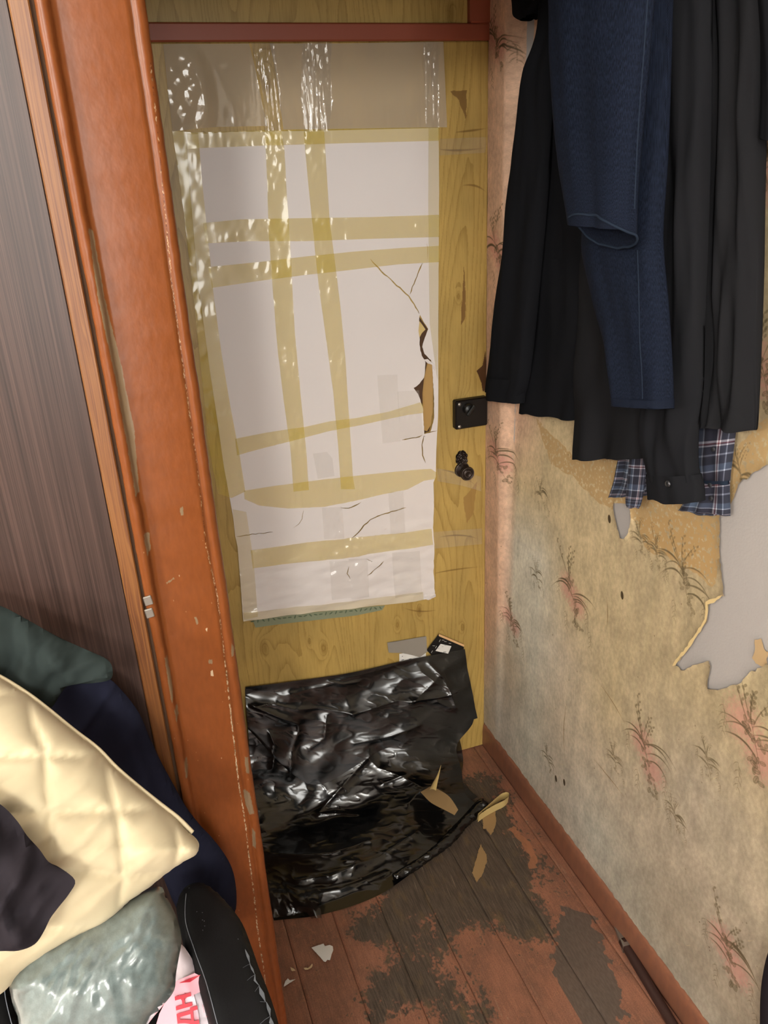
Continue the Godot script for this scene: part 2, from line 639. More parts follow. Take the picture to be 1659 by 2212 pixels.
# yellow pine print: a stretched field whose level lines are the grain, with knots that bend it
func tex_pine(w: int, h: int, salt: int) -> ImageTexture:
	var b := PackedByteArray()
	b.resize(w * h * 3)
	var n1 := noise(salt, 1.0, FastNoiseLite.TYPE_SIMPLEX_SMOOTH, 2)
	var n2 := noise(salt + 1, 1.0, FastNoiseLite.TYPE_SIMPLEX_SMOOTH, 3)
	var n3 := noise(salt + 2, 1.0)
	var field := PackedFloat32Array()
	field.resize(w * h)
	for y in h:
		for x in w:
			field[y * w + x] = 9.0 * n1.get_noise_2d(x * 0.0042, y * 0.00055) + x * 0.011 + 0.35 * n2.get_noise_2d(x * 0.02, y * 0.004)
	var knots := P2([-0.2861, 1.9842, -0.5224, 1.9274, -0.1735, 1.5204, -0.0633, 1.1542, -0.227, 1.5463, -0.5446, 0.5378, -0.1424, 0.4264, -0.2822, 0.5257, -0.0738, 0.466, -0.6725, 0.5482, -0.7645, 0.7301, -0.2133, 0.5588, -0.5041, 0.5043, -0.0813, 1.4398])
	var core := PackedByteArray()
	core.resize(w * h)
	for i in knots.size():
		var kx := (knots[i].x + 0.95) * 900.0
		var ky := (2.11 - knots[i].y) * 900.0
		var r := 9.0 + 4.0 * sin(i * 2.3)
		for y in range(maxi(0, int(ky - r * 9)), mini(h, int(ky + r * 9))):
			for x in range(maxi(0, int(kx - r * 3.5)), mini(w, int(kx + r * 3.5))):
				var d := sqrt(pow((x - kx) / r, 2) + pow((y - ky) / (r * 2.3), 2))
				field[y * w + x] += 2.6 * exp(-d * d * 0.8)
				if d < 1.0:
					core[y * w + x] = int(255 * (1.0 - d * d))
	for y in h:
		for x in w:
			var k := y * w + x
			var f := field[k]
			var fr := f - floorf(f)
			var ring := pow(fr, 4.0) * 0.5
			var fine := n2.get_noise_2d(x * 0.28, y * 0.012)
			var pore := clampf(n2.get_noise_2d(x * 0.5, y * 0.02 + 300.0) * 2.6 - 0.9, 0, 1)
			var c := Color(0.69, 0.575, 0.32).lerp(Color(0.51, 0.395, 0.175), clampf(ring + 0.28 * fine + 0.3 * pore + core[k] / 420.0, 0, 1))
			c *= 1.0 + 0.10 * n3.get_noise_2d(x * 0.006, y * 0.004)
			setc(b, k * 3, c)
	# where the film has peeled to brown board, and old scuffs
	var worn := [P2([-0.0057, 1.2928, 0.0059, 1.1995, -0.0104, 1.1852, -0.0214, 1.2244, -0.0296, 1.244, -0.0135, 1.2544]), P2([-0.0657, 1.5116, -0.0711, 1.4389, -0.0754, 1.3698, -0.0637, 1.3803, -0.0609, 1.4379]), P2([-0.0985, 1.9008, -0.0568, 1.901, -0.0594, 1.8338, -0.0663, 1.8582, -0.0778, 1.8824]), P2([-0.0715, 0.8879, -0.0502, 0.9051, -0.0289, 0.9292, -0.0402, 0.8324, -0.0605, 0.8075])]
	var tint := [Color(0.25, 0.14, 0.08), Color(0.46, 0.33, 0.17), Color(0.47, 0.35, 0.18), Color(0.58, 0.45, 0.24)]
	for i in worn.size():
		var poly := ragged(worn[i], 0.008, 0.0015, 30 + i)
		var lo := Vector2(9, 9)
		var hi := Vector2(-9, -9)
		for q in poly:
			lo = lo.min(q)
			hi = hi.max(q)
		for y in range(int((2.11 - hi.y) * 900.0), int((2.11 - lo.y) * 900.0) + 1):
			for x in range(int((lo.x + 0.95) * 900.0), int((hi.x + 0.95) * 900.0) + 1):
				if Geometry2D.is_point_in_polygon(Vector2(x / 900.0 - 0.95, 2.11 - y / 900.0), poly):
					ink(b, w, h, x, y, tint[i], 0.85)
	for l in [P2([-0.1259, 1.7802, -0.0787, 1.7724, -0.0016, 1.7794]), P2([-0.0843, 1.8151, -0.0428, 1.8166, -0.002, 1.8212]), P2([-0.1601, 0.6689, -0.0947, 0.6697, -0.0104, 0.6575]), P2([-0.1332, 0.9813, -0.085, 0.9691, -0.0289, 0.9153]), P2([-0.1437, 0.7805, -0.0721, 0.7807, -0.0211, 0.7485]), P2([-0.1625, 0.5466, -0.2208, 0.5497, -0.2629, 0.5799]), P2([-0.0672, 1.6989, -0.0306, 1.7022, -0.0058, 1.6801])]:
		var q := PackedVector2Array()
		for e: Vector2 in l:
			q.append(Vector2((e.x + 0.95) * 900.0, (2.11 - e.y) * 900.0))
		brush(b, w, h, q[0], q[1], q[2], 3.0, Color(0.38, 0.27, 0.11), 0.22)
	return tex_rgb(w, h, b)

func tex_wallpaper(w: int, h: int) -> ImageTexture:
	# aged paper colours with light falloff painted in, z across and y up
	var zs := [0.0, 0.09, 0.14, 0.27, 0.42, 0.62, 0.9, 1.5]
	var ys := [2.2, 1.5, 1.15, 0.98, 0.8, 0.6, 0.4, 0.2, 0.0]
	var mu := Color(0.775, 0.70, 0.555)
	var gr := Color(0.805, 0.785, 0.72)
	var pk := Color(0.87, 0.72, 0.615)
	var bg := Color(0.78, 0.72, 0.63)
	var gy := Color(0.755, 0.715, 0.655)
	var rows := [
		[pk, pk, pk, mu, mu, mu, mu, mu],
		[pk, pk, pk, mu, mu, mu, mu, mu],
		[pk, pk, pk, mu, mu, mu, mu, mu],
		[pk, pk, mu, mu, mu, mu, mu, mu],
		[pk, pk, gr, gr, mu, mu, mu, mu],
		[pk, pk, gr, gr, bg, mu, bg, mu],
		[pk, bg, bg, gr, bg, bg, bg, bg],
		[bg, gy, gy, gr, gy, gr * 0.95, bg * 0.92, bg * 0.92],  # lowest rows darkened at the right for dimmer light
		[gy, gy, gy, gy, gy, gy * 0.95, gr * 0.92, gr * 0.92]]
	var sw := w / 10
	var sh := h / 10
	var small := Image.create(sw, sh, false, Image.FORMAT_RGB8)
	for y in sh:
		for x in sw:
			var z := x / 90.0
			var yy := 2.2 - y / 90.0
			var i := 0
			while i < zs.size() - 2 and z > zs[i + 1]:
				i += 1
			var j := 0
			while j < ys.size() - 2 and yy < ys[j + 1]:
				j += 1
			var u := clampf((z - zs[i]) / (zs[i + 1] - zs[i]), 0, 1)
			var v := clampf((yy - ys[j]) / (ys[j + 1] - ys[j]), 0, 1)
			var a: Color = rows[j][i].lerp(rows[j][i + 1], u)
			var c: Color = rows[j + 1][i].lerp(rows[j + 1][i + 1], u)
			small.set_pixel(x, y, a.lerp(c, v) * lerpf(1.0, 0.88, smoothstep(0.45, 0.95, z)))  # darker towards the room, painting in the weaker light there
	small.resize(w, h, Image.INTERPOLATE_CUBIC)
	var b := small.get_data()
	var n1 := noise(21, 1.0, FastNoiseLite.TYPE_SIMPLEX_SMOOTH, 4)
	var n2 := noise(22, 1.0, FastNoiseLite.TYPE_SIMPLEX_SMOOTH, 3)
	# the second layer under the flowered one shows as plain mustard, its edge torn
	var under := [P2([0.219, 1.1628, 0.3938, 1.1229, 0.5459, 1.1976, 0.6939, 1.1478, 0.8698, 1.1777, 0.8532, 1.2583, 0.9361, 1.364, 0.954, 1.2838, 0.8715, 1.1695, 0.8869, 1.0951, 0.8772, 1.0249, 0.8242, 1.0374, 0.7571, 1.0355, 0.6879, 1.0142, 0.6328, 1.0636, 0.5679, 1.0589, 0.4984, 1.0538, 0.4003, 1.0742, 0.2962, 1.0737]), P2([0.6328, 1.0636, 0.7288, 1.1125, 0.8586, 1.1464, 0.8848, 1.0476, 0.8251, 1.0329, 0.7661, 1.0247, 0.7122, 1.0457, 0.6623, 1.029])]
	for y in h:
		for x in w:
			var k := (y * w + x) * 3
			var f := 1.0 + 0.10 * n1.get_noise_2d(x * 0.012, y * 0.012) + 0.09 * n2.get_noise_2d(x * 0.09, y * 0.06) + 0.07 * n2.get_noise_2d(x * 0.4, y * 0.4) + 0.07 * n1.get_noise_2d(x * 0.03, y * 0.006)
			b[k] = clampi(int(b[k] * f), 0, 255)
			b[k + 1] = clampi(int(b[k + 1] * f), 0, 255)
			b[k + 2] = clampi(int(b[k + 2] * f), 0, 255)
	for poly: PackedVector2Array in under:
		poly = ragged(poly, 0.012, 0.004, 5)
		var lo := Vector2(9, 9)
		var hi := Vector2(-9, -9)
		for q in poly:
			lo = lo.min(q)
			hi = hi.max(q)
		for y in range(maxi(0, int((2.2 - hi.y) * 900.0)), mini(h, int((2.2 - lo.y) * 900.0))):
			for x in range(maxi(0, int(lo.x * 900.0)), mini(w, int(hi.x * 900.0))):
				if n2.get_noise_2d(x * 0.08, y * 0.08) < 0.28 and Geometry2D.is_point_in_polygon(Vector2(x / 900.0, 2.2 - y / 900.0), poly):
					ink(b, w, h, x, y, Color(0.71, 0.58, 0.385), 0.75)
	# printed flowers
	var at := P2([0.4353, 0.7821, 0.149, 0.5445, 0.7645, 0.558, 1.0328, 0.7981, 1.0693, 0.308, 0.0713, 1.0188, 0.0537, 1.5496, 0.0353, 1.9936, 0.9118, 1.4334, 0.852, 1.7243, 0.8044, 1.0031, 0.4873, 1.7565, 0.3729, 1.4188, 0.7141, 1.538])
	var ss := [100, 78, 104, 122, 104, 84, 90, 90, 100, 100, 92, 100, 100, 100]
	for i in at.size():
		var faded := i == 10
		sprig(b, w, h, Vector2(at[i].x * 900.0, (2.2 - at[i].y) * 900.0), ss[i], 100 + i, 0.9 if not faded else 0.7, not faded)
	for q in P2([0.2619, 0.9824, 0.6623, 1.029, 0.7156, 1.0268, 0.6621, 0.4646, 0.8983, 1.2567, 0.3822, 0.2436, 0.2632, 0.7551, 0.8741, 0.4868, 0.9345, 0.6796]):
		sprig(b, w, h, Vector2(q.x * 900.0, (2.2 - q.y) * 900.0), 46, 200 + int(q.x * 1000), 0.55, false)
	# specks, scratches and stains
	var rng := RandomNumberGenerator.new()
	rng.seed = 9
	for i in 420:
		var q := Vector2(rng.randf() * w, rng.randf_range(0.3, 1.0) * h)
		if rng.randf() < 0.55:
			dab(b, w, h, q, rng.randf_range(0.8, 1.9), Color(0.25, 0.18, 0.1), rng.randf_range(0.3, 0.8))
		else:
			var d := Vector2(rng.randf_range(-6, 6), rng.randf_range(-8, 8))
			brush(b, w, h, q, q + d, q + d * 2.2, 1.0, Color(0.85, 0.76, 0.58), 0.5)
	for q in P2([0.4271, 0.215, 0.4671, 0.2355, 0.6223, 0.8787, 0.5517, 1.0307]):
		leaf(b, w, h, Vector2(q.x * 900.0, (2.2 - q.y) * 900.0), Vector2(0.25, 0.97), 9.0, Color(0.20, 0.14, 0.04), 0.9, false)
	for l in [P2([0.5846, 0.4034, 0.6531, 0.4027, 0.7097, 0.3952]), P2([0.5697, 0.8457, 0.5815, 0.8044, 0.5816, 0.7683]), P2([0.5821, 0.618, 0.6398, 0.6055, 0.6792, 0.5823]), P2([0.4479, 0.4729, 0.4374, 0.3779, 0.4625, 0.307])]:
		var a: PackedVector2Array = l
		brush(b, w, h, Vector2(a[0].x, 2.2 - a[0].y) * 900.0, Vector2(a[1].x, 2.2 - a[1].y) * 900.0, Vector2(a[2].x, 2.2 - a[2].y) * 900.0, 1.6, Color(0.42, 0.31, 0.14), 0.5)
	return tex_rgb(w, h, b)

# painted boards worn through along the walking line; x across from -1.15, z down from 0
func tex_floor(w: int, h: int) -> ImageTexture:
	var b := PackedByteArray()
	b.resize(w * h * 3)
	var n1 := noise(41, 1.0, FastNoiseLite.TYPE_SIMPLEX_SMOOTH, 4)
	var n2 := noise(42, 1.0, FastNoiseLite.TYPE_SIMPLEX_SMOOTH, 3)
	var n3 := noise(43, 1.0, FastNoiseLite.TYPE_SIMPLEX_SMOOTH, 2)
	# places where the paint is gone and the wood is dark (x, z), each with its reach
	var bare := P2([-0.4027, 0.4168, -0.3093, 0.3875, -0.168, 0.356, -0.1859, 0.5035, -0.2756, 0.4348, -0.4888, 0.5064, -0.5633, 0.506, -0.3468, 0.5479, -0.204, 0.5897, -0.1934, 0.6665, -0.4475, 0.6215, -0.5566, 0.657, -0.4421, 0.7982, -0.49, 0.6956, -0.6097, 0.7096, -0.1005, 0.2492, -0.1098, 0.1409])
	var reach := [0.09, 0.11, 0.10, 0.12, 0.11, 0.08, 0.06, 0.07, 0.06, 0.05, 0.05, 0.06, 0.08, 0.05, 0.06, 0.08, 0.07]
	var grey := P2([-0.0897, 0.6351, -0.036, 0.6786, -0.0747, 0.8458, -0.1312, 0.9638, -0.2765, 0.9184, -0.208, 0.781])
	var sw := w / 6
	var sh := h / 6
	var mask := Image.create(sw, sh, false, Image.FORMAT_RF)
	for y in sh:
		for x in sw:
			var p := Vector2(x / 150.0 - 1.15, y / 150.0)
			var m := 0.0
			for i in bare.size():
				m += exp(-p.distance_squared_to(bare[i]) / (reach[i] * reach[i]))
			mask.set_pixel(x, y, Color(m, 0, 0))
	mask.resize(w, h, Image.INTERPOLATE_CUBIC)
	var mk := mask.get_data().to_float32_array()
	for y in h:
		for x in w:
			var p := Vector2(x / 900.0 - 1.15, y / 900.0)
			var big := n1.get_noise_2d(x * 0.011, y * 0.009)
			var mid := n2.get_noise_2d(x * 0.05, y * 0.04)
			var fine := n3.get_noise_2d(x * 0.35, y * 0.3)
			var grain := n2.get_noise_2d(x * 0.3, y * 0.015)
			var c := Color(0.54, 0.36, 0.28).lerp(Color(0.46, 0.315, 0.25), clampf(0.5 + big * 1.3, 0, 1))
			var m := mk[y * w + x] * 1.15 + 0.7 * big + 0.6 * mid + 0.5 * n1.get_noise_2d(x * 0.11, y * 0.09) + 0.25 * fine
			# paler, chalky paint round the bare wood
			var rim := clampf((m - 0.25) * 3.0, 0, 1) * clampf((0.95 - m) * 3.0, 0, 1)
			c = c.lerp(Color(0.56, 0.37, 0.28), rim * clampf(0.4 + mid, 0, 1))
			var bar := clampf((m - 0.72) * 4.0, 0, 1)
			var wood := Color(0.34, 0.30, 0.255).lerp(Color(0.21, 0.18, 0.155), clampf(0.5 + grain * 1.4, 0, 1))
			wood = wood.lerp(Color(0.40, 0.33, 0.22), clampf(n1.get_noise_2d(x * 0.03, y * 0.012 + 500.0) * 2.2 - 0.4, 0, 1) * 0.6)
			c = c.lerp(wood, bar * 0.92)
			c *= 1.0 + 0.16 * fine + 0.12 * grain
			# scratches along the boards
			var sc := n3.get_noise_2d(x * 0.22 + y * 0.02, y * 0.008 + 77.0)
			if sc > 0.52 and m > 0.1:
				c = c.lerp(Color(0.60, 0.52, 0.44), (sc - 0.52) * 1.8)
			setc(b, (y * w + x) * 3, c)
	var gp := ragged(grey, 0.012, 0.004, 4)
	for y in range(380, h):
		for x in range(850, w):
			var p := Vector2(x / 900.0 - 1.15, y / 900.0)
			var e := 0.022 * n2.get_noise_2d(x * 0.04, y * 0.03)
			if Geometry2D.is_point_in_polygon(p + Vector2(e, e * 0.7), gp):
				ink(b, w, h, x, y, Color(0.30, 0.275, 0.25) * (1.0 + 0.2 * n2.get_noise_2d(x * 0.2, y * 0.05)), 0.8)
	for poly: PackedVector2Array in [P2([-0.0981, 0.3473, -0.0757, 0.3469, -0.0643, 0.4338, -0.0685, 0.4671, -0.0902, 0.5007, -0.1131, 0.4965, -0.086, 0.46, -0.0879, 0.3974])]:
		poly = ragged(poly, 0.008, 0.003, 6)
		for y in range(250, 620):
			for x in range(880, w):
				if Geometry2D.is_point_in_polygon(Vector2(x / 900.0 - 1.15, y / 900.0), poly):
					ink(b, w, h, x, y, Color(0.62, 0.40, 0.28), 0.8)
	return tex_rgb(w, h, b)

# gloss paint of the door casing with its flaked lines and knocks; u across 0.12 m, v down 2.15 m
func tex_casing(w: int, h: int) -> ImageTexture:
	var b := PackedByteArray()
	b.resize(w * h * 3)
	var n1 := noise(51, 1.0, FastNoiseLite.TYPE_SIMPLEX_SMOOTH, 3)
	for y in h:
		for x in w:
			var v := float(y) / h
			var c := Color(0.565, 0.315, 0.15).lerp(Color(0.70, 0.375, 0.195), clampf((v - 0.45) * 1.5, 0, 1))  # lower part painted lighter to offset weaker light there
			c *= 1.0 + 0.05 * n1.get_noise_2d(x * 0.05, y * 0.03)
			setc(b, (y * w + x) * 3, c)
	var rng := RandomNumberGenerator.new()
	rng.seed = 12
	var pale := Color(0.90, 0.82, 0.70)
	var tan_ := Color(0.60, 0.52, 0.41)
	var pos := func(q: Vector2) -> Vector2:
		return Vector2((q.x + 0.95) / 0.12 * w, (2.15 - q.y) / 2.15 * h)
	# the crack where the casing meets the jamb
	var line := P2([-0.8391, 1.879, -0.8433, 1.7853, -0.8482, 1.6996, -0.8511, 1.6353, -0.8516, 1.5615, -0.8527, 1.4706, -0.8524, 1.4063, -0.8564, 1.283, -0.8507, 1.2002, -0.8533, 1.0981, -0.857, 0.9801, -0.8601, 0.862, -0.8589, 0.7736, -0.8607, 0.7234, -0.8622, 0.6173, -0.8649, 0.5398, -0.865, 0.421, -0.8692, 0.2963])
	for i in line.size() - 1:
		var p0: Vector2 = pos.call(line[i])
		var p1: Vector2 = pos.call(line[i + 1])
		var n := int(p0.distance_to(p1))
		var dense := 0.35 if i < 2 or (i > 4 and i < 7) else 0.9
		for k in n:
			if n1.get_noise_2d(k * 0.14, i * 50.0) > 0.3 - dense * 0.5:
				var q := p0.lerp(p1, float(k) / n) + Vector2(rng.randf_range(-1.6, 1.6), 0)
				dab(b, w, h, q, rng.randf_range(0.5, 1.5 if i < 9 else 2.8), pale if rng.randf() < 0.75 else tan_, 0.85)
			elif rng.randf() < 0.25:
				dab(b, w, h, p0.lerp(p1, float(k) / n), 1.0, Color(0.25, 0.10, 0.06), 0.7)
	# strips where the paint came off along the moulding, and chips
	for poly: PackedVector2Array in [P2([-0.9359, 1.7107, -0.9312, 1.7078, -0.9317, 1.6317, -0.9262, 1.5469, -0.9244, 1.4624, -0.9318, 1.3803, -0.9376, 1.3813, -0.9365, 1.4518, -0.9364, 1.5423, -0.9396, 1.6325]), P2([-0.9379, 1.1325, -0.9335, 1.1273, -0.9338, 1.0709, -0.9393, 1.0518, -0.9392, 1.0888]), P2([-0.9376, 1.0404, -0.932, 1.0371, -0.9324, 1.0203, -0.9376, 1.0176]), P2([-0.9367, 0.9413, -0.9318, 0.9414, -0.9334, 0.9148, -0.9387, 0.9121]), P2([-0.936, 1.3237, -0.9283, 1.3187, -0.9302, 1.2947, -0.9367, 1.2925]), P2([-0.8405, 1.1175, -0.8366, 1.11, -0.8392, 1.0943, -0.8432, 1.0954]), P2([-0.845, 0.9085, -0.8391, 0.9019, -0.8405, 0.8695, -0.8459, 0.8742]), P2([-0.8544, 0.8457, -0.8446, 0.8326, -0.8419, 0.7874, -0.8495, 0.7882, -0.8545, 0.8117]), P2([-0.8488, 0.7598, -0.8447, 0.748, -0.8477, 0.7131, -0.8524, 0.7201]), P2([-0.918, 1.2395, -0.9063, 1.2457, -0.9061, 1.2427, -0.9172, 1.2364]), P2([-0.8883, 1.1761, -0.8845, 1.1752, -0.8832, 1.1648, -0.8859, 1.1647]), P2([-0.8746, 1.1548, -0.8712, 1.1548, -0.8727, 1.1489]), P2([-0.8775, 1.1013, -0.8715, 1.1005, -0.8725, 1.0926, -0.8778, 1.094]), P2([-0.8767, 1.0814, -0.8726, 1.0811, -0.8739, 1.0715, -0.8772, 1.0724]), P2([-0.8835, 1.3473, -0.8796, 1.3486, -0.8802, 1.3357, -0.8839, 1.3357])]:
		var q := PackedVector2Array()
		for e in poly:
			q.append(pos.call(e))
		q = ragged(q, 4.0, 1.0, int(q[0].y))
		var lo := Vector2(1e5, 1e5)
		var hi := Vector2.ZERO
		for e in q:
			lo = lo.min(e)
			hi = hi.max(e)
		for y in range(int(lo.y), int(hi.y) + 1):
			for x in range(int(lo.x), int(hi.x) + 1):
				if Geometry2D.is_point_in_polygon(Vector2(x, y), q):
					ink(b, w, h, x, y, pale if hi.x - lo.x < 9 else tan_, 0.9)
	for i in 90:
		dab(b, w, h, Vector2(rng.randf() * w, h * (0.3 + 0.7 * sqrt(rng.randf()))), rng.randf_range(0.6, 1.8), pale, rng.randf_range(0.3, 0.9))
	return tex_rgb(w, h, b)

# ---------------------------------------------------------------- materials
func film(c: Color, a: float, rough := 0.12) -> StandardMaterial3D:
	var m := mat(Color(c.r, c.g, c.b, a), rough)
	m.transparency = BaseMaterial3D.TRANSPARENCY_ALPHA
	m.metallic_specular = 0.6
	return m

func make_materials() -> void:
	M.door = mat(Color.WHITE, 0.42, TEX.door)
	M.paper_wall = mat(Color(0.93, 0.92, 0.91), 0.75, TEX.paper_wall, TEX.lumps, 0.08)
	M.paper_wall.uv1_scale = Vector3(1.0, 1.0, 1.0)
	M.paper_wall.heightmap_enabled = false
	M.plaster = mat(Color(0.63, 0.605, 0.59), 0.9, null, TEX.lumps, 0.03)
	M.plaster.uv1_triplanar = true
	M.plaster.uv1_scale = Vector3(5, 5, 5)
	M.room = mat(Color(0.90, 0.88, 0.85), 0.9)
	M.ceiling = mat(Color(0.95, 0.94, 0.92), 0.95)
	M.floor = mat(Color.WHITE, 0.42, TEX.floor)
	M.red = mat(Color.WHITE, 0.38, TEX.red)
	M.red.uv1_scale = Vector3(3, 3, 3)
	M.red_dark = mat(Color(0.56, 0.28, 0.19), 0.45)
	M.brown_wall = mat(Color(0.42, 0.30, 0.18), 0.6)
	M.casing = mat(Color(0.81, 0.80, 0.80), 0.36, TEX.paint, TEX.peel, 0.035)
	M.casing.metallic_specular = 0.38
	M.laminate = mat(Color.WHITE, 0.36, TEX.laminate)
	M.strip = mat(Color.WHITE, 0.4, TEX.strip)
	M.paper = mat(Color(0.86, 0.83, 0.82), 0.7)
	M.green_paper = mat(Color(0.50, 0.52, 0.42), 0.7)
	M.card = mat(Color(0.66, 0.52, 0.30), 0.75)
	M.recess = mat(Color(0.30, 0.20, 0.12), 0.85)  # dark brown standing in for shade in the tear and gap
	M.tape_yellow = film(Color(0.89, 0.79, 0.27), 0.33)
	M.tape_pale = film(Color(0.88, 0.80, 0.45), 0.22)
	M.tape_clear = film(Color(0.88, 0.86, 0.82), 0.10, 0.08)
	M.film_grey = film(Color(0.86, 0.80, 0.72), 0.42, 0.05)
	M.tape_tan = mat(Color(0.58, 0.47, 0.32), 0.5)
	M.tape_cream = mat(Color(0.78, 0.68, 0.45), 0.5)
	M.iron = mat(Color(0.10, 0.085, 0.08), 0.45)
	M.iron.metallic = 0.5
	M.bronze = mat(Color(0.20, 0.165, 0.15), 0.38)
	M.bronze.metallic = 0.75
	M.bead = mat(Color(0.62, 0.58, 0.55), 0.3)
	M.bead.metallic = 0.9
	M.steel = mat(Color(0.62, 0.60, 0.57), 0.38)
	M.steel.metallic = 0.8
	M.bin = mat(Color(0.022, 0.024, 0.029), 0.19)
	M.bin.metallic_specular = 0.65
	M.black_cloth = cloth(Color(0.0085, 0.0088, 0.0105).linear_to_srgb())
	M.black_cloth2 = cloth(Color(0.011, 0.0112, 0.013).linear_to_srgb())
	M.black_cloth3 = cloth(Color(0.0125, 0.0125, 0.014).linear_to_srgb())
	M.navy = cloth(Color(0.125, 0.13, 0.185))
	M.green_cloth = cloth(Color(0.165, 0.19, 0.185))
	M.brown_black = cloth(Color(0.15, 0.135, 0.15))
	M.denim = mat(Color.WHITE, 0.9, TEX.denim)
	M.denim.uv1_scale = Vector3(5, 9, 1)
	M.denim.metallic_specular = 0.15
	M.denim_edge = mat(Color(0.13, 0.16, 0.21), 0.95)
	M.denim_edge.metallic_specular = 0.15
	M.plaid = mat(Color.WHITE, 0.85, TEX.plaid)
	M.plaid.uv1_scale = Vector3(1.5, 0.8, 1)
	M.cream = mat(Color(0.76, 0.70, 0.575), 0.9, null, TEX.weave, 0.01)
	M.cream.uv1_triplanar = true
	M.cream.uv1_scale = Vector3(16, 16, 16)
	M.cream.rim_enabled = true
	M.cream.rim = 0.3
	M.thread = mat(Color(0.84, 0.72, 0.50), 0.9)
	M.fleece = mat(Color.WHITE, 0.3, TEX.fleece)
	M.fleece.uv1_scale = Vector3(7, 7, 7)
	M.fleece.clearcoat_enabled = true
	M.fleece.clearcoat = 1.0
	M.fleece.clearcoat_roughness = 0.08
	M.pink = mat(Color(0.86, 0.62, 0.67), 0.35)
	M.white_poly = mat(Color(0.84, 0.79, 0.82), 0.35)
	M.crimson = mat(Color(0.70, 0.09, 0.18), 0.4)
	M.leather = mat(Color(0.085, 0.085, 0.09), 0.6, null, TEX.lumps, 0.02)
	M.leather.metallic_specular = 0.3
	M.leather.uv1_triplanar = true
	M.leather.uv1_scale = Vector3(9, 9, 9)
	M.lint = mat(Color(0.45, 0.47, 0.50), 0.9)
	M.wood_leg = mat(Color(0.12, 0.08, 0.06), 0.4)
	M.white = mat(Color(0.86, 0.85, 0.83), 0.6)
	M.print_ = mat(Color(0.16, 0.16, 0.18), 0.7)
	M.tag_black = mat(Color(0.06, 0.055, 0.055), 0.4)
	M.grey_card = mat(Color(0.55, 0.52, 0.48), 0.6)
	M.bar = mat(Color(0.25, 0.17, 0.15), 0.5)
	M.bar.metallic = 0.4
	M.button = mat(Color(0.25, 0.25, 0.26), 0.25)
	M.button.metallic = 0.6

func cloth(c: Color) -> StandardMaterial3D:
	var m := mat(c, 0.95, null, TEX.weave, 0.012)
	m.uv1_triplanar = true
	m.uv1_scale = Vector3(14, 14, 14)
	m.metallic_specular = 0.12
	return m

# ---------------------------------------------------------------- lamp and shell
const LAMPS := [Vector3(-1.5, 2.27, 3.0), Vector3(-2.42, 2.11, 2.31)]

func build_lamps() -> void:
	var tell := ["white globe lamp on a cord hanging behind the camera", "white globe lamp on a cord hanging to the left of the camera"]
	var power := [3.5, 2.6]
	for k in 2:
		var at: Vector3 = LAMPS[k]
		var t := thing("pendant_lamp", tell[k], "lamp", Vector3(at.x, 2.6, at.z), "pendant lamps")
		var glow := mat(Color(1, 1, 1), 0.5)
		glow.emission_enabled = true
		glow.emission = Color(1.0, 0.97, 0.93)
		glow.emission_energy_multiplier = 6.0
		part("cord", cbox(Vector3(at.x - 0.004, at.y + 0.1, at.z - 0.004), Vector3(at.x + 0.004, 2.6, at.z + 0.004), 0.001), M.iron, t)
		var prof := []
		for i in 17:
			prof.append(Vector2(0.11 * sin(PI * i / 16.0) + 0.0002, -0.11 * cos(PI * i / 16.0)))
		part("lamp_globe", lathe(prof, 28, Transform3D(Basis(), at)), glow, t)
		part("ceiling_rose", lathe([Vector2(0.0002, -0.03), Vector2(0.03, -0.03), Vector2(0.05, -0.005), Vector2(0.05, 0.0)], 20, Transform3D(Basis(), Vector3(at.x, 2.598, at.z))), M.white, t)
		var l := OmniLight3D.new()
		l.name = "lamp_light"
		l.position = at
		l.light_color = Color(1.0, 0.995, 0.97)
		l.light_energy = power[k]
		l.light_size = 0.1 if k else 0.13
		l.omni_range = 12.0
		l.omni_attenuation = 2.0
		l.shadow_enabled = true
		add_child(l, true)

func build_added_window() -> void:  # unseen window behind the camera, added for soft fill light
	var t := Node3D.new()
	t.name = "added_window_1"
	t.position = Vector3(-0.9, 0.9, 4.48)
	add_child(t, true)
	tag(t, "added unseen white framed window with a bright blind in the rear wall, giving fill light", "", "", "structure")
	part("added_window_frame", join([cbox(Vector3(-1.56, 0.84, 4.44), Vector3(-1.5, 2.16, 4.5), 0.004), cbox(Vector3(-0.3, 0.84, 4.44), Vector3(-0.24, 2.16, 4.5), 0.004), cbox(Vector3(-1.5, 0.84, 4.44), Vector3(-0.3, 0.9, 4.5), 0.004), cbox(Vector3(-1.5, 2.1, 4.44), Vector3(-0.3, 2.16, 4.5), 0.004), cbox(Vector3(-0.925, 0.9, 4.45), Vector3(-0.875, 2.1, 4.5), 0.004)]), M.white, t)
	var glow := mat(Color(0.9, 0.9, 0.9), 0.6)
	glow.emission_enabled = true
	glow.emission = Color(0.97, 0.99, 1.0)
	glow.emission_energy_multiplier = 3.0
	part("added_fill_pane", cbox(Vector3(-1.5, 0.9, 4.478), Vector3(-0.3, 2.1, 4.49), 0.001), glow, t)
	var a := AreaLight3D.new()  # added fill light in front of the pane
	a.name = "added_fill_light"
	a.position = Vector3(-0.9, 1.5, 4.43)
	a.area_size = Vector2(1.2, 1.2)
	a.light_color = Color(1.0, 0.99, 0.965)
	a.light_energy = 4.4
	a.area_range = 12.0
	a.shadow_enabled = true
	add_child(a, true)

func wall_x(y: float, z: float) -> float:
	return 0.025 * y * smoothstep(0.085, 0.112, z)

func on_wall(z: float, y: float, off: float) -> Vector3:
	return Vector3(wall_x(y, z) - off, y, z)

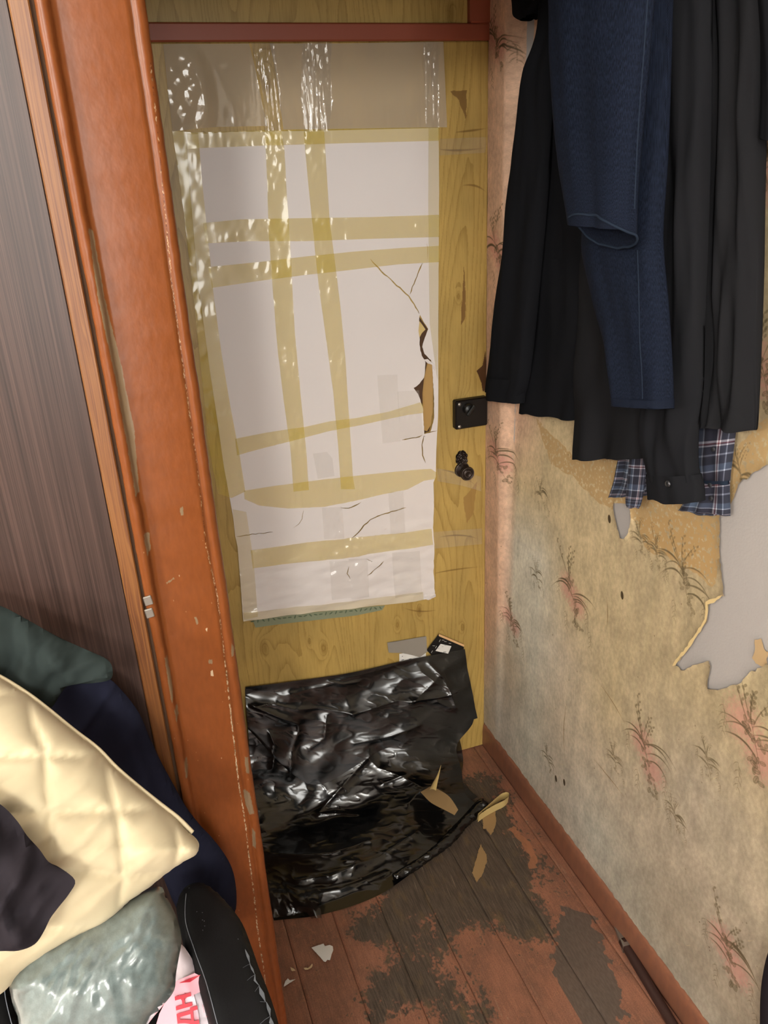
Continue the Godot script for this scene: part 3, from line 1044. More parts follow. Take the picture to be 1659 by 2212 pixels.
func build_shell() -> void:
	struct("ceiling", cbox(Vector3(-3.4, 2.6, -0.3), Vector3(0.3, 2.75, 4.7)), M.ceiling)
	struct("wall_left", cbox(Vector3(-3.4, 0, 0.8), Vector3(-3.2, 2.6, 4.7)), M.room)
	struct("wall_rear", cbox(Vector3(-3.2, 0, 4.5), Vector3(0.2, 2.6, 4.7)), M.room)
	# the wall that the doorway opens in, left of the casing and above it
	struct("wall_front", join([cbox(Vector3(-3.2, 0, 0.74), Vector3(-0.95, 2.6, 0.84)), cbox(Vector3(-0.95, 2.1, 0.74), Vector3(0.05, 2.6, 0.84))]), M.room)
	# the small lobby before the door
	struct("wall_lobby", cbox(Vector3(-1.0, 0, -0.1), Vector3(-0.86, 2.6, 0.74)), M.brown_wall)
	struct("wall_back", cbox(Vector3(-1.0, 0, -0.25), Vector3(0.2, 2.6, -0.12)), M.brown_wall)
	# the right wall itself, plaster; the paper is a skin on it
	var n := noise(61, 2.2)
	var plaster := func(s: float, t: float) -> Vector3:
		var z := s * 1.5
		return on_wall(z, t * 2.6, -0.003)
	var body := grid(60, 40, plaster, Vector3.LEFT, 6.0, 10.0)
	struct("wall_right", join([body, cbox(Vector3(0.07, 0, -0.25), Vector3(0.25, 2.6, 4.7)), cbox(Vector3(0.03, 0, 1.49), Vector3(0.1, 2.6, 4.7)), cbox(Vector3(0.004, 0, -0.12), Vector3(0.1, 2.6, 0.02))]), M.plaster)

func build_floor() -> void:
	var root := Node3D.new()
	root.name = "floor"
	add_child(root, true)
	tag(root, "worn red-brown painted plank floor with bare dark patches", "", "", "structure")
	part("subfloor", cbox(Vector3(-3.4, -0.08, -0.3), Vector3(0.25, -0.02, 4.7)), M.iron, root)
	var rng := RandomNumberGenerator.new()
	rng.seed = 77
	var n := noise(62, 9.0)
	var x := 0.086
	var k := 0
	while x > -3.3:
		var w := 0.1215
		var x1 := x
		var x0 := x - w
		var lift := rng.randf_range(-0.0012, 0.0012)
		var c := 0.0013
		var sag := rng.randf_range(0.0, 0.0012)
		var top := func(s: float, t: float) -> Vector3:
			var u := [0.0, 0.0, 0.0, 0.06, 0.5, 0.94, 1.0, 1.0, 1.0]
			var q := int(round(s * 8.0))
			var xx := lerpf(x0 + 0.0003, x1 - 0.0003, u[q])
			var z := t * 4.6 - 0.05 if x0 < -0.9 else t * 2.3 * (t + 1.0) - 0.05
			var y := lift - sag * sin(PI * u[q]) + 0.0007 * n.get_noise_2d(xx * 3.0, z)
			if q == 0 or q == 8:
				y = -0.02
			elif q == 1 or q == 7:
				y -= c
			elif q == 2 or q == 6:
				xx += 0.0012 if q == 2 else -0.0012
			return Vector3(xx, y, z)
		var m := grid(8, 40, top, Vector3.UP)
		var a := m.surface_get_arrays(0)
		var uv: PackedVector2Array = a[Mesh.ARRAY_TEX_UV]
		var v: PackedVector3Array = a[Mesh.ARRAY_VERTEX]
		for i in v.size():
			uv[i] = Vector2((v[i].x + 1.15) / 1.2, v[i].z / 1.3)
		a[Mesh.ARRAY_TEX_UV] = uv
		var am := ArrayMesh.new()
		am.add_surface_from_arrays(Mesh.PRIMITIVE_TRIANGLES, a)
		part("floor_board", am, M.floor, root)
		x = x0
		k += 1
	# painted skirting board along the wallpaper
	var prof := [Vector2(0.0, 0.001), Vector2(0.011, 0.001), Vector2(0.013, 0.012), Vector2(0.012, 0.06), Vector2(0.009, 0.082), Vector2(0.003, 0.088), Vector2(-0.002, 0.088)]
	var skirting := func(s: float, t: float) -> Vector3:
		var q: Vector2 = prof[int(round(s * 6.0))]
		return Vector3(0.003 - q.x * 0.8, q.y, -0.001 + t * 4.5)
	struct("baseboard_right", grid(6, 40, skirting, Vector3.LEFT, 0.1, 4.5), M.red, "low red-brown painted skirting board under the peeling wallpaper")

# ---------------------------------------------------------------- the door at the end
func door_uv(m: ArrayMesh, off := Vector2.ZERO) -> ArrayMesh:
	var a := m.surface_get_arrays(0)
	var v: PackedVector3Array = a[Mesh.ARRAY_VERTEX]
	var uv := PackedVector2Array()
	for p in v:
		uv.append(Vector2((p.x + off.x + 0.95) / 0.9556, (2.11 - p.y - off.y) / 2.111))
	a[Mesh.ARRAY_TEX_UV] = uv
	var am := ArrayMesh.new()
	am.add_surface_from_arrays(Mesh.PRIMITIVE_TRIANGLES, a)
	return am

func build_door() -> void:
	var d := Node3D.new()
	d.name = "door_1"
	d.position = Vector3(-0.4, 0, 0)
	add_child(d, true)
	tag(d, "door papered in yellow pine-print film with a black rim lock and small dark knob", "", "", "structure")
	part("door_panel", door_uv(cbox(Vector3(-0.86, 0.002, -0.04), Vector3(0.0, 2.0, 0.0), 0.003)), M.door, d)
	# frame above: transom rail, right upright and the fixed pine panel over the door
	var f := Node3D.new()
	f.name = "trim_1"
	f.position = Vector3(-0.4, 2.0, -0.04)
	add_child(f, true)
	tag(f, "dark red painted transom rail and upright round a pine-print panel above the door", "", "", "structure")
	part("transom_rail", cbox(Vector3(-0.86, 2.0, -0.06), Vector3(-0.0, 2.034, 0.006), 0.003), M.red_dark, f)
	part("upright", cbox(Vector3(-0.0505, 2.034, -0.06), Vector3(0.003, 2.6, 0.008), 0.003), M.red_dark, f)
	part("overdoor_panel", door_uv(cbox(Vector3(-0.86, 2.034, -0.06), Vector3(-0.0505, 2.6, -0.006), 0.002), Vector2(0.03, -0.9)), M.door, f)
	# rim lock
	var bx := P2([-0.1013, 1.1739, -0.0075, 1.175, -0.0068, 1.0954, -0.0994, 1.0962])
	var lo := Vector2(bx[0].x, bx[3].y)
	var hi := Vector2(bx[1].x, bx[1].y)
	var lock := part("rim_lock", cbox(Vector3(lo.x, lo.y, 0.0005), Vector3(minf(hi.x, -0.001), hi.y, 0.022), 0.003), M.iron, d, "black metal rim lock")
	var up := Transform3D(Basis(Vector3.RIGHT, PI / 2), Vector3.ZERO)
	var mid := P2([-0.0665, 1.1511])[0]
	part("thumb_turn", join([lathe([Vector2(0.0002, 0.016), Vector2(0.012, 0.016), Vector2(0.014, 0.013), Vector2(0.015, 0.0)], 22, Transform3D(Basis(), Vector3(mid.x, mid.y, 0.021)) * up), moved(cbox(Vector3(-0.004, -0.017, 0.0), Vector3(0.004, 0.017, 0.011), 0.002), Transform3D(Basis(Vector3.BACK, -0.7), Vector3(mid.x, mid.y, 0.036)))]), M.tag_black, lock)
	for q in P2([-0.0895, 1.1648, -0.0899, 1.1038]):
		part("screw", lathe([Vector2(0.0002, 0.0025), Vector2(0.0035, 0.0022), Vector2(0.005, 0.0)], 12, Transform3D(Basis(), Vector3(q.x, q.y, 0.0215)) * up), M.steel, lock)
	# pull knob on its rosette, with a scalloped keyhole cover above
	var cc := P2([-0.076, 1.0061])[0]
	var scallop := PackedVector2Array()
	for k in 64:
		var a := TAU * k / 64.0
		var r := 0.0165 + 0.0022 * absf(sin(a * 4.0))
		scallop.append(cc + Vector2(r * cos(a) * 0.95, r * sin(a) * 1.25))
	var relief := func(p: Vector2) -> Vector3:
		var e := p.distance_to(cc)
		return Vector3(p.x, p.y, 0.006 + 0.0025 * cos(e * 600.0) + 0.0008 * sin((p - cc).angle() * 8.0))
	part("keyhole_cover", slab(scallop, [], 0.002, relief, func(p): return Vector3(p.x, p.y, 0.0005), Vector3.BACK), M.bronze, d, "scalloped dark keyhole cover")
	var kb := P2([-0.0743, 0.9727])[0]
	var at := Vector3(kb.x, kb.y, 0.0)
	part("rosette", lathe([Vector2(0.0002, 0.010), Vector2(0.012, 0.010), Vector2(0.016, 0.006), Vector2(0.019, 0.007), Vector2(0.0215, 0.004), Vector2(0.022, 0.0005)], 40, Transform3D(Basis(), at) * up), M.bronze, d)
	var knob := part("door_knob", lathe([Vector2(0.008, 0.008), Vector2(0.008, 0.022), Vector2(0.014, 0.028), Vector2(0.019, 0.033), Vector2(0.020, 0.037), Vector2(0.0185, 0.040), Vector2(0.0165, 0.0405), Vector2(0.015, 0.039), Vector2(0.011, 0.039), Vector2(0.0095, 0.0415), Vector2(0.008, 0.0415), Vector2(0.0065, 0.039), Vector2(0.0002, 0.040)], 40, Transform3D(Basis(), at) * up), M.bronze, d, "small round dark metal knob with a beaded rim")
	var beads := []
	for ring in [[0.0175, 0.0405, 40, 0.0008], [0.0088, 0.0417, 18, 0.0009], [0.0205, 0.0055, 34, 0.0012]]:
		for k in ring[2]:
			var a: float = TAU * k / ring[2]
			var r: float = ring[3]
			beads.append(lathe([Vector2(0.00005, r), Vector2(r * 0.8, r * 0.6), Vector2(r, 0.0)], 6, Transform3D(Basis(), at + Vector3(ring[0] * cos(a), ring[0] * sin(a), ring[1])) * up))
	tag(part("bead_ring", join(beads), M.bead, knob), "", "", "", "stuff")

# ---------------------------------------------------------------- wallpaper on the right wall
func build_wallpaper() -> void:
	var n := noise(63, 5.0)
	var n2 := noise(64, 40.0)
	var root := Node3D.new()
	root.name = "trim_2"
	root.position = Vector3(0, 0.088, 0.7)
	add_child(root, true)
	tag(root, "old flowered wallpaper, mustard and grey-green with pink sprigs, torn off to grey plaster", "", "", "structure")
	var tear := ragged(P2([0.9532, 1.2875, 0.9369, 1.274, 0.9024, 1.2373, 0.8938, 1.2001, 0.8843, 1.1747, 0.8719, 1.1679, 0.8848, 1.0941, 0.901, 1.0556, 0.9082, 1.0265, 0.877, 0.9959, 0.8807, 0.9587, 0.8425, 0.8756, 0.8142, 0.8208, 0.8327, 0.8195, 0.8995, 0.8844, 0.9079, 0.8743, 0.9072, 0.8274, 0.9386, 0.8452, 0.9779, 0.8842, 1.0029, 0.9247, 1.0275, 0.9543, 1.0651, 0.9733, 1.0917, 1.025, 1.0909, 1.0756, 1.1122, 1.128, 1.0886, 1.1719, 1.0962, 1.2294, 1.0628, 1.2613, 1.0593, 1.3121, 1.0171, 1.3425, 0.987, 1.3142]), 0.007, 0.0022, 3)
	var chip := ragged(P2([0.5623, 1.0728, 0.6129, 1.087, 0.629, 1.0673, 0.6227, 1.0278, 0.6127, 1.0095, 0.5966, 1.0059, 0.5807, 1.0317, 0.5695, 1.0487]), 0.006, 0.0018, 4)
	var holes := [tear, chip]
	var edge := 0.012
	var surf := func(p: Vector2) -> Vector3:
		var off := 0.0010 + 0.0012 * (1.0 + n.get_noise_2d(p.x, p.y)) + 0.0006 * n2.get_noise_2d(p.x, p.y)
		if p.x > 0.3 and p.y < 1.4:
			var d := minf(inside_dist(p, tear), inside_dist(p, chip))
			if d < edge:
				off += 0.0035 * pow(1.0 - d / edge, 2.0) * (0.7 + 0.6 * n2.get_noise_2d(p.x * 0.6, p.y * 0.6))
		return on_wall(p.x, p.y, off)
	var outline := PackedVector2Array([Vector2(0.0, 2.2), Vector2(0.0, 0.093)])
	var rng := RandomNumberGenerator.new()
	rng.seed = 5
	for k in 150:
		outline.append(Vector2(0.01 * (k + 1), 0.0885 + rng.randf_range(-0.002, 0.0035)))
	outline.append(Vector2(1.5, 2.2))
	var m := sheet(outline, holes, 0.0125, surf, Vector3.LEFT)
	var a := m.surface_get_arrays(0)
	var uv: PackedVector2Array = a[Mesh.ARRAY_TEX_UV]
	for i in uv.size():
		uv[i] = Vector2(uv[i].x / 1.5, (2.2 - uv[i].y) / 2.2)
	a[Mesh.ARRAY_TEX_UV] = uv
	var am := ArrayMesh.new()
	am.add_surface_from_arrays(Mesh.PRIMITIVE_TRIANGLES, a)
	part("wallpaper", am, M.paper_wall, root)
	# a scrap of paper left inside the bare patch
	var scrap := ragged(P2([0.9925, 0.9823, 1.0045, 0.9912, 1.0128, 0.9777, 1.0257, 0.9763, 1.0247, 0.9479, 1.0103, 0.9407, 0.9935, 0.9473, 0.9985, 0.9645]), 0.006, 0.002, 8)
	part("paper_scrap", sheet(scrap, [], 0.004, func(p): return on_wall(p.x, p.y, 0.0012), Vector3.LEFT), mat(Color(0.68, 0.57, 0.42), 0.8), root, "tan scrap left on the bare plaster")
	# pale torn fibres of the lower layer along the tear
	var rim := PackedVector2Array()
	for p in tear:
		rim.append(p)
	var fibre := line_poly(P2([0.9082, 1.0265, 0.8751, 0.9929, 0.8785, 0.9575, 0.8405, 0.8723, 0.8095, 0.8157]), 0.006, 3)
	part("torn_edge", sheet(fibre, [], 0.004, func(p): return on_wall(p.x, p.y, 0.0062), Vector3.LEFT), mat(Color(0.80, 0.70, 0.50), 0.9), root)

# ---------------------------------------------------------------- casing of the doorway, in front
func build_casing() -> void:
	var t := Node3D.new()
	t.name = "trim_3"
	t.position = Vector3(-0.89, 0, 0.8)
	add_child(t, true)
	tag(t, "orange-brown gloss painted door casing with chipped and flaking edges", "", "", "structure")
	# profile across the casing, x then z: moulding lip, groove, broad face, crack, jamb edge
	var prof := P2([-0.949, 0.80, -0.949, 0.876, -0.946, 0.880, -0.939, 0.880, -0.936, 0.877, -0.934, 0.866, -0.930, 0.860, -0.926, 0.860, -0.858, 0.861, -0.853, 0.859, -0.8505, 0.8545, -0.849, 0.858, -0.842, 0.857, -0.837, 0.853, -0.8345, 0.846, -0.834, 0.74])
	var n := noise(71, 30.0)
	var cnt := prof.size() - 1
	var fn := func(s: float, v: float) -> Vector3:
		var q := prof[int(round(s * cnt))]
		var y := v * 2.15
		var w := 0.0006 * n.get_noise_2d(q.x * 1.0, y) + 0.0008 * n.get_noise_2d(q.x * 0.3 + 5.0, y * 0.15)
		return Vector3(q.x + w, y, q.y + w)
	var m := grid(cnt, 300, fn, Vector3.BACK)
	var a := m.surface_get_arrays(0)
	var v: PackedVector3Array = a[Mesh.ARRAY_VERTEX]
	var uv := PackedVector2Array()
	for p in v:
		uv.append(Vector2((p.x + 0.95) / 0.12, (2.15 - p.y) / 2.15))
	a[Mesh.ARRAY_TEX_UV] = uv
	var am := ArrayMesh.new()
	am.add_surface_from_arrays(Mesh.PRIMITIVE_TRIANGLES, a)
	part("casing_board", am, M.casing, t)
	part("gap_shade_strip", cbox(Vector3(-0.9565, 0.0, 0.842), Vector3(-0.9485, 2.15, 0.862), 0.0005), M.recess, t, "dark strip standing in for the shaded gap beside the moulding")  # dark strip put in as the shade of the narrow gap
	part("head_casing", cbox(Vector3(-0.834, 2.03, 0.74), Vector3(0.02, 2.15, 0.86), 0.004), M.casing, t)
	for q in P2([-0.9455, 1.2279, -0.9467, 1.2084]):
		part("latch_plate", moved(cbox(Vector3(-0.0055, -0.007, -0.001), Vector3(0.0055, 0.007, 0.0025), 0.001), Transform3D(Basis(Vector3.BACK, 0.12), Vector3(q.x, q.y, 0.8805))), M.steel, t, "small grey metal plate on the moulding")

func build_cupboard() -> void:
	var t := thing("wardrobe", "dark brown woodgrain wardrobe with a raw varnished edge strip beside the orange casing", "wardrobe", Vector3(-1.3, 0, 0.86))
	var uvm := mat(Color(0.72, 0.68, 0.66), 0.36, TEX.laminate)
	uvm.metallic_specular = 0.4
	uvm.uv1_scale = Vector3(3.4, 0.42, 1)
	part("side_panel", cbox(Vector3(-1.75, 0.06, 0.846), Vector3(-0.9745, 2.2, 0.872), 0.001), uvm, t)
	var sm := mat(Color(0.84, 0.80, 0.74), 0.45, TEX.strip)
	sm.uv1_scale = Vector3(30, 0.44, 1)
	part("edge_strip", cbox(Vector3(-0.974, 0.06, 0.845), Vector3(-0.9535, 2.2, 0.874), 0.0015), sm, t, "honey-coloured raw wood edge strip")
	part("plinth", cbox(Vector3(-1.74, 0.0, 0.846), Vector3(-0.96, 0.06, 0.866), 0.001), M.wood_leg, t)

# ---------------------------------------------------------------- the taped-up sheet of paper on the door
var pn := noise(81, 3.0)
var pn2 := noise(82, 22.0, FastNoiseLite.TYPE_SIMPLEX_SMOOTH, 2)
var pn3 := noise(83, 75.0, FastNoiseLite.TYPE_SIMPLEX_SMOOTH, 2)
var pc := noise(84, 14.0, FastNoiseLite.TYPE_CELLULAR, 1)

func poster_z(p: Vector2) -> float:
	var low := smoothstep(1.0, 0.72, p.y)
	var z := 0.0045 + 0.0026 * pn.get_noise_2d(p.x, p.y) + 0.0005 * pn2.get_noise_2d(p.x, p.y)
	z += low * (0.0055 * (1.0 - absf(pn2.get_noise_2d(p.x * 0.25 + 0.4 * p.y, p.y * 0.9))) + 0.0026 * pn2.get_noise_2d(p.x * 0.5, p.y * 1.6))
	# paper lifted round the long tear at its right side
	var d := p.distance_to(Vector2(-0.175, 1.13))
	z += 0.010 * exp(-d * d / 0.008)
	return z

func build_poster() -> void:
	pc.cellular_return_type = FastNoiseLite.RETURN_DISTANCE2_SUB
	var t := thing("paper_sheet", "large white sheet of paper taped to the door, torn down its right side", "paper", Vector3(-0.42, 0.62, 0.0))
	var outline := P2([-0.7043, 1.8301, -0.6086, 1.8322, -0.4041, 1.8282, -0.1295, 1.8251, -0.131, 1.6819, -0.1348, 1.5342, -0.139, 1.3772, -0.1429, 1.2348, -0.151, 1.0913, -0.1548, 0.9664, -0.1619, 0.9514, -0.1619, 0.8854, -0.1662, 0.8159, -0.1632, 0.7576, -0.1679, 0.67, -0.1651, 0.5965, -0.1681, 0.5926, -0.25, 0.5979, -0.416, 0.6175, -0.5743, 0.6362, -0.7195, 0.6498, -0.7139, 0.7627, -0.7087, 0.8698, -0.7111, 0.8993, -0.71, 0.9484, -0.7122, 0.9985, -0.7164, 1.0871, -0.7173, 1.2059, -0.7194, 1.3182, -0.7197, 1.4378, -0.7195, 1.5405, -0.7127, 1.6857, -0.7063, 1.7956])
	var tear := ragged(P2([-0.1885, 1.4053, -0.167, 1.3674, -0.179, 1.3408, -0.1845, 1.3238, -0.1786, 1.3054, -0.1612, 1.2878, -0.1577, 1.273, -0.158, 1.1998, -0.1593, 1.1373, -0.1708, 1.0981, -0.188, 1.0956, -0.1896, 1.1353, -0.19, 1.1668, -0.1959, 1.19, -0.2006, 1.2055, -0.2117, 1.2216, -0.1947, 1.2316, -0.1815, 1.2457, -0.1784, 1.2635, -0.1766, 1.2849, -0.1863, 1.3027, -0.1919, 1.3305, -0.1901, 1.3502, -0.1858, 1.3683, -0.1914, 1.3919]), 0.006, 0.0007, 2)
	var cracks := [tear]
	var lines := [P2([-0.3113, 1.5481, -0.2914, 1.5252, -0.255, 1.4896, -0.2178, 1.4532, -0.2026, 1.4316, -0.1897, 1.4077]), P2([-0.1789, 1.529, -0.1892, 1.508, -0.1983, 1.4902, -0.214, 1.4573]), P2([-0.4039, 0.8308, -0.3916, 0.8394, -0.3747, 0.8568, -0.3473, 0.8762, -0.3271, 0.8833, -0.287, 0.888, -0.2424, 0.892]), P2([-0.2512, 1.086, -0.2198, 1.0889, -0.2, 1.091, -0.1933, 1.0938]), P2([-0.1882, 1.0905, -0.1928, 1.0654, -0.1923, 1.0366, -0.1836, 1.0114]), P2([-0.1827, 1.0974, -0.1641, 1.0984, -0.1508, 1.099]), P2([-0.7101, 0.8978, -0.6852, 0.8967, -0.6492, 0.8948, -0.613, 0.8916]), P2([-0.5275, 0.9359, -0.5343, 0.9147, -0.543, 0.9005, -0.5586, 0.8928]), P2([-0.4276, 0.9238, -0.4073, 0.92, -0.3889, 0.9247, -0.3704, 0.932]), P2([-0.4182, 0.7509, -0.4236, 0.7291, -0.4155, 0.7101]), P2([-0.3671, 0.7095, -0.3447, 0.7234, -0.3163, 0.7462]), P2([-0.3668, 0.7627, -0.35, 0.7505]), P2([-0.3105, 0.8414, -0.3038, 0.8414]), P2([-0.1657, 1.5742, -0.1626, 1.5525, -0.1642, 1.5365])]
	var wid := [0.0028, 0.0024, 0.0026, 0.0022, 0.0022, 0.0018, 0.0015, 0.0012, 0.0026, 0.002, 0.0018, 0.0015, 0.003, 0.0012]
	for i in lines.size():
		cracks.append(line_poly(lines[i], wid[i], 40 + i))
	var front := func(p: Vector2) -> Vector3:
		return Vector3(p.x, p.y, poster_z(p))
	part("sheet", sheet(outline, cracks, 0.0075, front, Vector3.BACK), M.paper, t)
	# what shows in the tear: a curled strip of cardboard
	var board := P2([-0.1891, 1.4005, -0.1662, 1.367, -0.1757, 1.3401, -0.1812, 1.323, -0.1616, 1.2899, -0.1568, 1.2725, -0.1571, 1.1992, -0.1585, 1.1366, -0.1686, 1.0972, -0.1899, 1.0927, -0.1927, 1.1352, -0.197, 1.1673, -0.2088, 1.2061, -0.2173, 1.2219, -0.1964, 1.2338, -0.1832, 1.2455, -0.1813, 1.2695, -0.1928, 1.3126, -0.1918, 1.35, -0.1875, 1.3681])
	part("shaded_bare_board", sheet(board, [], 0.012, func(p): return Vector3(p.x, p.y, 0.0007), Vector3.BACK), M.recess, t, "brown board bared by the tear, darkened for the shade within")  # brown made dark to give the tear its shaded depth
	var strip := P2([-0.1694, 1.2842, -0.1605, 1.2808, -0.1589, 1.237, -0.1606, 1.1567, -0.1668, 1.1158, -0.1764, 1.0993, -0.1843, 1.103, -0.1859, 1.1414, -0.1856, 1.2037, -0.1793, 1.2457])
	part("cardboard_strip", slab(strip, [], 0.004, func(p): return Vector3(p.x, p.y, 0.004 + 0.006 * sin(clampf((p.x + 0.176) * 75.0, 0.0, 2.4))), func(p): return Vector3(p.x, p.y, 0.0012), Vector3.BACK), M.card, t, "tan cardboard strip standing in the tear")
	# curled lips of paper beside the tear
	var lip := P2([-0.1814, 1.2921, -0.1725, 1.2934, -0.1524, 1.2743, -0.1514, 1.2597, -0.1567, 1.2555, -0.1665, 1.276])
	part("paper_curl", sheet(lip, [], 0.003, func(p): return Vector3(p.x, p.y, poster_z(p) + 0.002 + 0.004 * sin((p.x + p.y) * 130.0)), Vector3.BACK), M.paper, t)
	var lip2 := P2([-0.1909, 1.3903, -0.1825, 1.3791, -0.1753, 1.368, -0.1855, 1.3598, -0.1921, 1.349, -0.1941, 1.3665])
	part("paper_curl", sheet(lip2, [], 0.003, func(p): return Vector3(p.x, p.y, poster_z(p) + 0.0025), Vector3.BACK), M.tape_cream, t)
	var fold := P2([-0.2002, 0.6133, -0.1643, 0.6065, -0.163, 0.5955, -0.1864, 0.5902, -0.202, 0.6])
	part("paper_curl", sheet(fold, [], 0.003, func(p): return Vector3(p.x, p.y, poster_z(p) + 0.0015 + 0.002 * pn2.get_noise_2d(p.x * 2.0, p.y * 2.0)), Vector3.BACK), M.paper, t)
	var green := P2([-0.6944, 0.6469, -0.574, 0.6336, -0.4156, 0.6148, -0.3169, 0.6004, -0.3259, 0.5874, -0.4035, 0.5879, -0.5109, 0.6005, -0.6021, 0.611, -0.6886, 0.6193])
	part("green_strip", sheet(green, [], 0.008, func(p): return Vector3(p.x, p.y, 0.0022 + 0.0008 * pn2.get_noise_2d(p.x, p.y)), Vector3.BACK), M.green_paper, t, "grey-green patterned paper peeping out below")
	var rng := RandomNumberGenerator.new()
	rng.seed = 3
	var leaves := []
	for k in 26:
		var u := k / 26.0
		var c := Vector2(lerpf(green[0].x, green[3].x, u), lerpf(green[0].y, green[3].y, u) - 0.006)
		var poly := PackedVector2Array()
		var a := rng.randf_range(0, TAU)
		for q in 8:
			var e := Vector2(cos(TAU * q / 8.0) * 0.006, sin(TAU * q / 8.0) * 0.002).rotated(a)
			poly.append(c + e)
		leaves.append(sheet(poly, [], 0.02, func(p): return Vector3(p.x, p.y, 0.0034 + 0.0008 * pn2.get_noise_2d(p.x, p.y)), Vector3.BACK))
	tag(part("printed_leaf", join(leaves), mat(Color(0.33, 0.38, 0.29), 0.7), t), "", "", "", "stuff")
	# strips of packing tape over the sheet
	var yellow := [
		P2([-0.7318, 1.8389, -0.6791, 1.8328, -0.6839, 1.7308, -0.6859, 1.617, -0.689, 1.4972, -0.688, 1.3705, -0.6826, 1.2359, -0.6748, 1.1109, -0.6718, 1.0155, -0.7082, 1.0044, -0.7406, 1.0228, -0.7466, 1.1522, -0.7409, 1.3112, -0.7349, 1.4811, -0.7312, 1.6681, -0.731, 1.7787]),
		P2([-0.7021, 1.8335, -0.5487, 1.8329, -0.34, 1.8298, -0.1288, 1.826, -0.1293, 1.7979, -0.3418, 1.8008, -0.5519, 1.8031, -0.6811, 1.8035, -0.7054, 1.8027]),
		P2([-0.538, 1.829, -0.5022, 1.8296, -0.4981, 1.7872, -0.5008, 1.6925, -0.5042, 1.5634, -0.5097, 1.3942, -0.5089, 1.2352, -0.5075, 1.1148, -0.5094, 0.9916, -0.5497, 0.9937, -0.5476, 1.1211, -0.5526, 1.2411, -0.5552, 1.3551, -0.5534, 1.4846, -0.5497, 1.6271, -0.5428, 1.7235]),
		P2([-0.4517, 1.8279, -0.4044, 1.8282, -0.4049, 1.7358, -0.4057, 1.6374, -0.399, 1.5446, -0.3932, 1.4479, -0.3893, 1.313, -0.3889, 1.1706, -0.3893, 1.0069, -0.3863, 0.9724, -0.4241, 0.9791, -0.4231, 1.1016, -0.4258, 1.2358, -0.4341, 1.3637, -0.442, 1.4849, -0.4457, 1.5793, -0.4483, 1.6798, -0.4507, 1.7665]),
		P2([-0.6932, 1.6542, -0.6093, 1.6565, -0.4617, 1.65, -0.3065, 1.6422, -0.1322, 1.6364, -0.1331, 1.5858, -0.3091, 1.5941, -0.466, 1.6002, -0.5938, 1.6094, -0.6917, 1.6116]),
		P2([-0.6932, 1.5614, -0.5777, 1.5631, -0.4688, 1.5667, -0.3565, 1.5685, -0.2403, 1.5681, -0.1335, 1.5655, -0.1342, 1.5276, -0.2418, 1.5309, -0.359, 1.5277, -0.4723, 1.5256, -0.5821, 1.5216, -0.6908, 1.5158]),
		P2([-0.6809, 1.1562, -0.5978, 1.1602, -0.5036, 1.1606, -0.4406, 1.1659, -0.3696, 1.1641, -0.2816, 1.1688, -0.2302, 1.1777, -0.1978, 1.1831, -0.1902, 1.1771, -0.1908, 1.1547, -0.231, 1.1541, -0.2952, 1.1484, -0.3708, 1.1434, -0.4424, 1.1405, -0.53, 1.1306, -0.6016, 1.1235, -0.6814, 1.1132]),
		P2([-0.675, 1.0185, -0.6005, 1.018, -0.4791, 1.0146, -0.3407, 1.0065, -0.2098, 0.9975, -0.1696, 0.9934, -0.1536, 0.98, -0.1553, 0.9614, -0.1906, 0.9621, -0.2382, 0.9462, -0.2782, 0.9452, -0.331, 0.9439, -0.396, 0.9397, -0.4725, 0.9379, -0.5708, 0.9509, -0.6412, 0.9718, -0.6764, 0.9961]),
		P2([-0.677, 0.853, -0.5556, 0.8469, -0.4039, 0.8354, -0.2698, 0.8226, -0.1708, 0.8143, -0.1677, 0.7648, -0.2444, 0.769, -0.353, 0.7773, -0.4327, 0.7771, -0.5605, 0.7917, -0.6778, 0.8019]),
	]
	for i in yellow.size():
		tape("packing_tape", yellow[i], M.tape_yellow, t, 0.0012 + 0.0004 * (i % 4), 0.5 if i < 2 else 1.0, 10 + i)
	var pale := [
		P2([-0.1553, 1.8249, -0.1288, 1.8241, -0.1314, 1.6819, -0.1353, 1.5343, -0.1394, 1.3774, -0.1459, 1.2354, -0.1633, 1.3799, -0.1621, 1.5364, -0.1598, 1.6835]),
		P2([-0.3082, 1.2668, -0.2549, 1.2624, -0.2542, 1.0855, -0.3033, 1.0855]),
		P2([-0.2567, 1.2181, -0.1981, 1.2152, -0.1925, 1.0914, -0.254, 1.0906]),
		P2([-0.479, 0.9365, -0.425, 0.9291, -0.4258, 0.8398, -0.4797, 0.8451]),
		P2([-0.4706, 0.7767, -0.4174, 0.7682, -0.4168, 0.6524, -0.4726, 0.6595]),
		P2([-0.294, 0.948, -0.2517, 0.9432, -0.2509, 0.8188, -0.2941, 0.8246]),
		P2([-0.4904, 1.0874, -0.4538, 1.0865, -0.4405, 1.0667, -0.439, 1.018, -0.4838, 1.018]),
		P2([-0.4171, 0.7738, -0.3643, 0.7655, -0.3656, 0.6435, -0.417, 0.6495]),
		P2([-0.2925, 0.7675, -0.21, 0.7562, -0.2068, 0.6189, -0.289, 0.6227]),
		P2([-0.7095, 0.9743, -0.6758, 0.9603, -0.6728, 0.836, -0.6759, 0.7407, -0.6801, 0.6566, -0.7179, 0.6543, -0.7107, 0.844]),
		P2([-0.7178, 0.6771, -0.5724, 0.6597, -0.3877, 0.6397, -0.2038, 0.6243, -0.2018, 0.5932, -0.3893, 0.6132, -0.5745, 0.6368, -0.7196, 0.6504]),
	]
	for i in pale.size():
		tape("clear_tape", pale[i], M.tape_pale if i > 8 or i == 0 else M.tape_clear, t, 0.0016 + 0.0004 * (i % 3), 0.6, 50 + i)

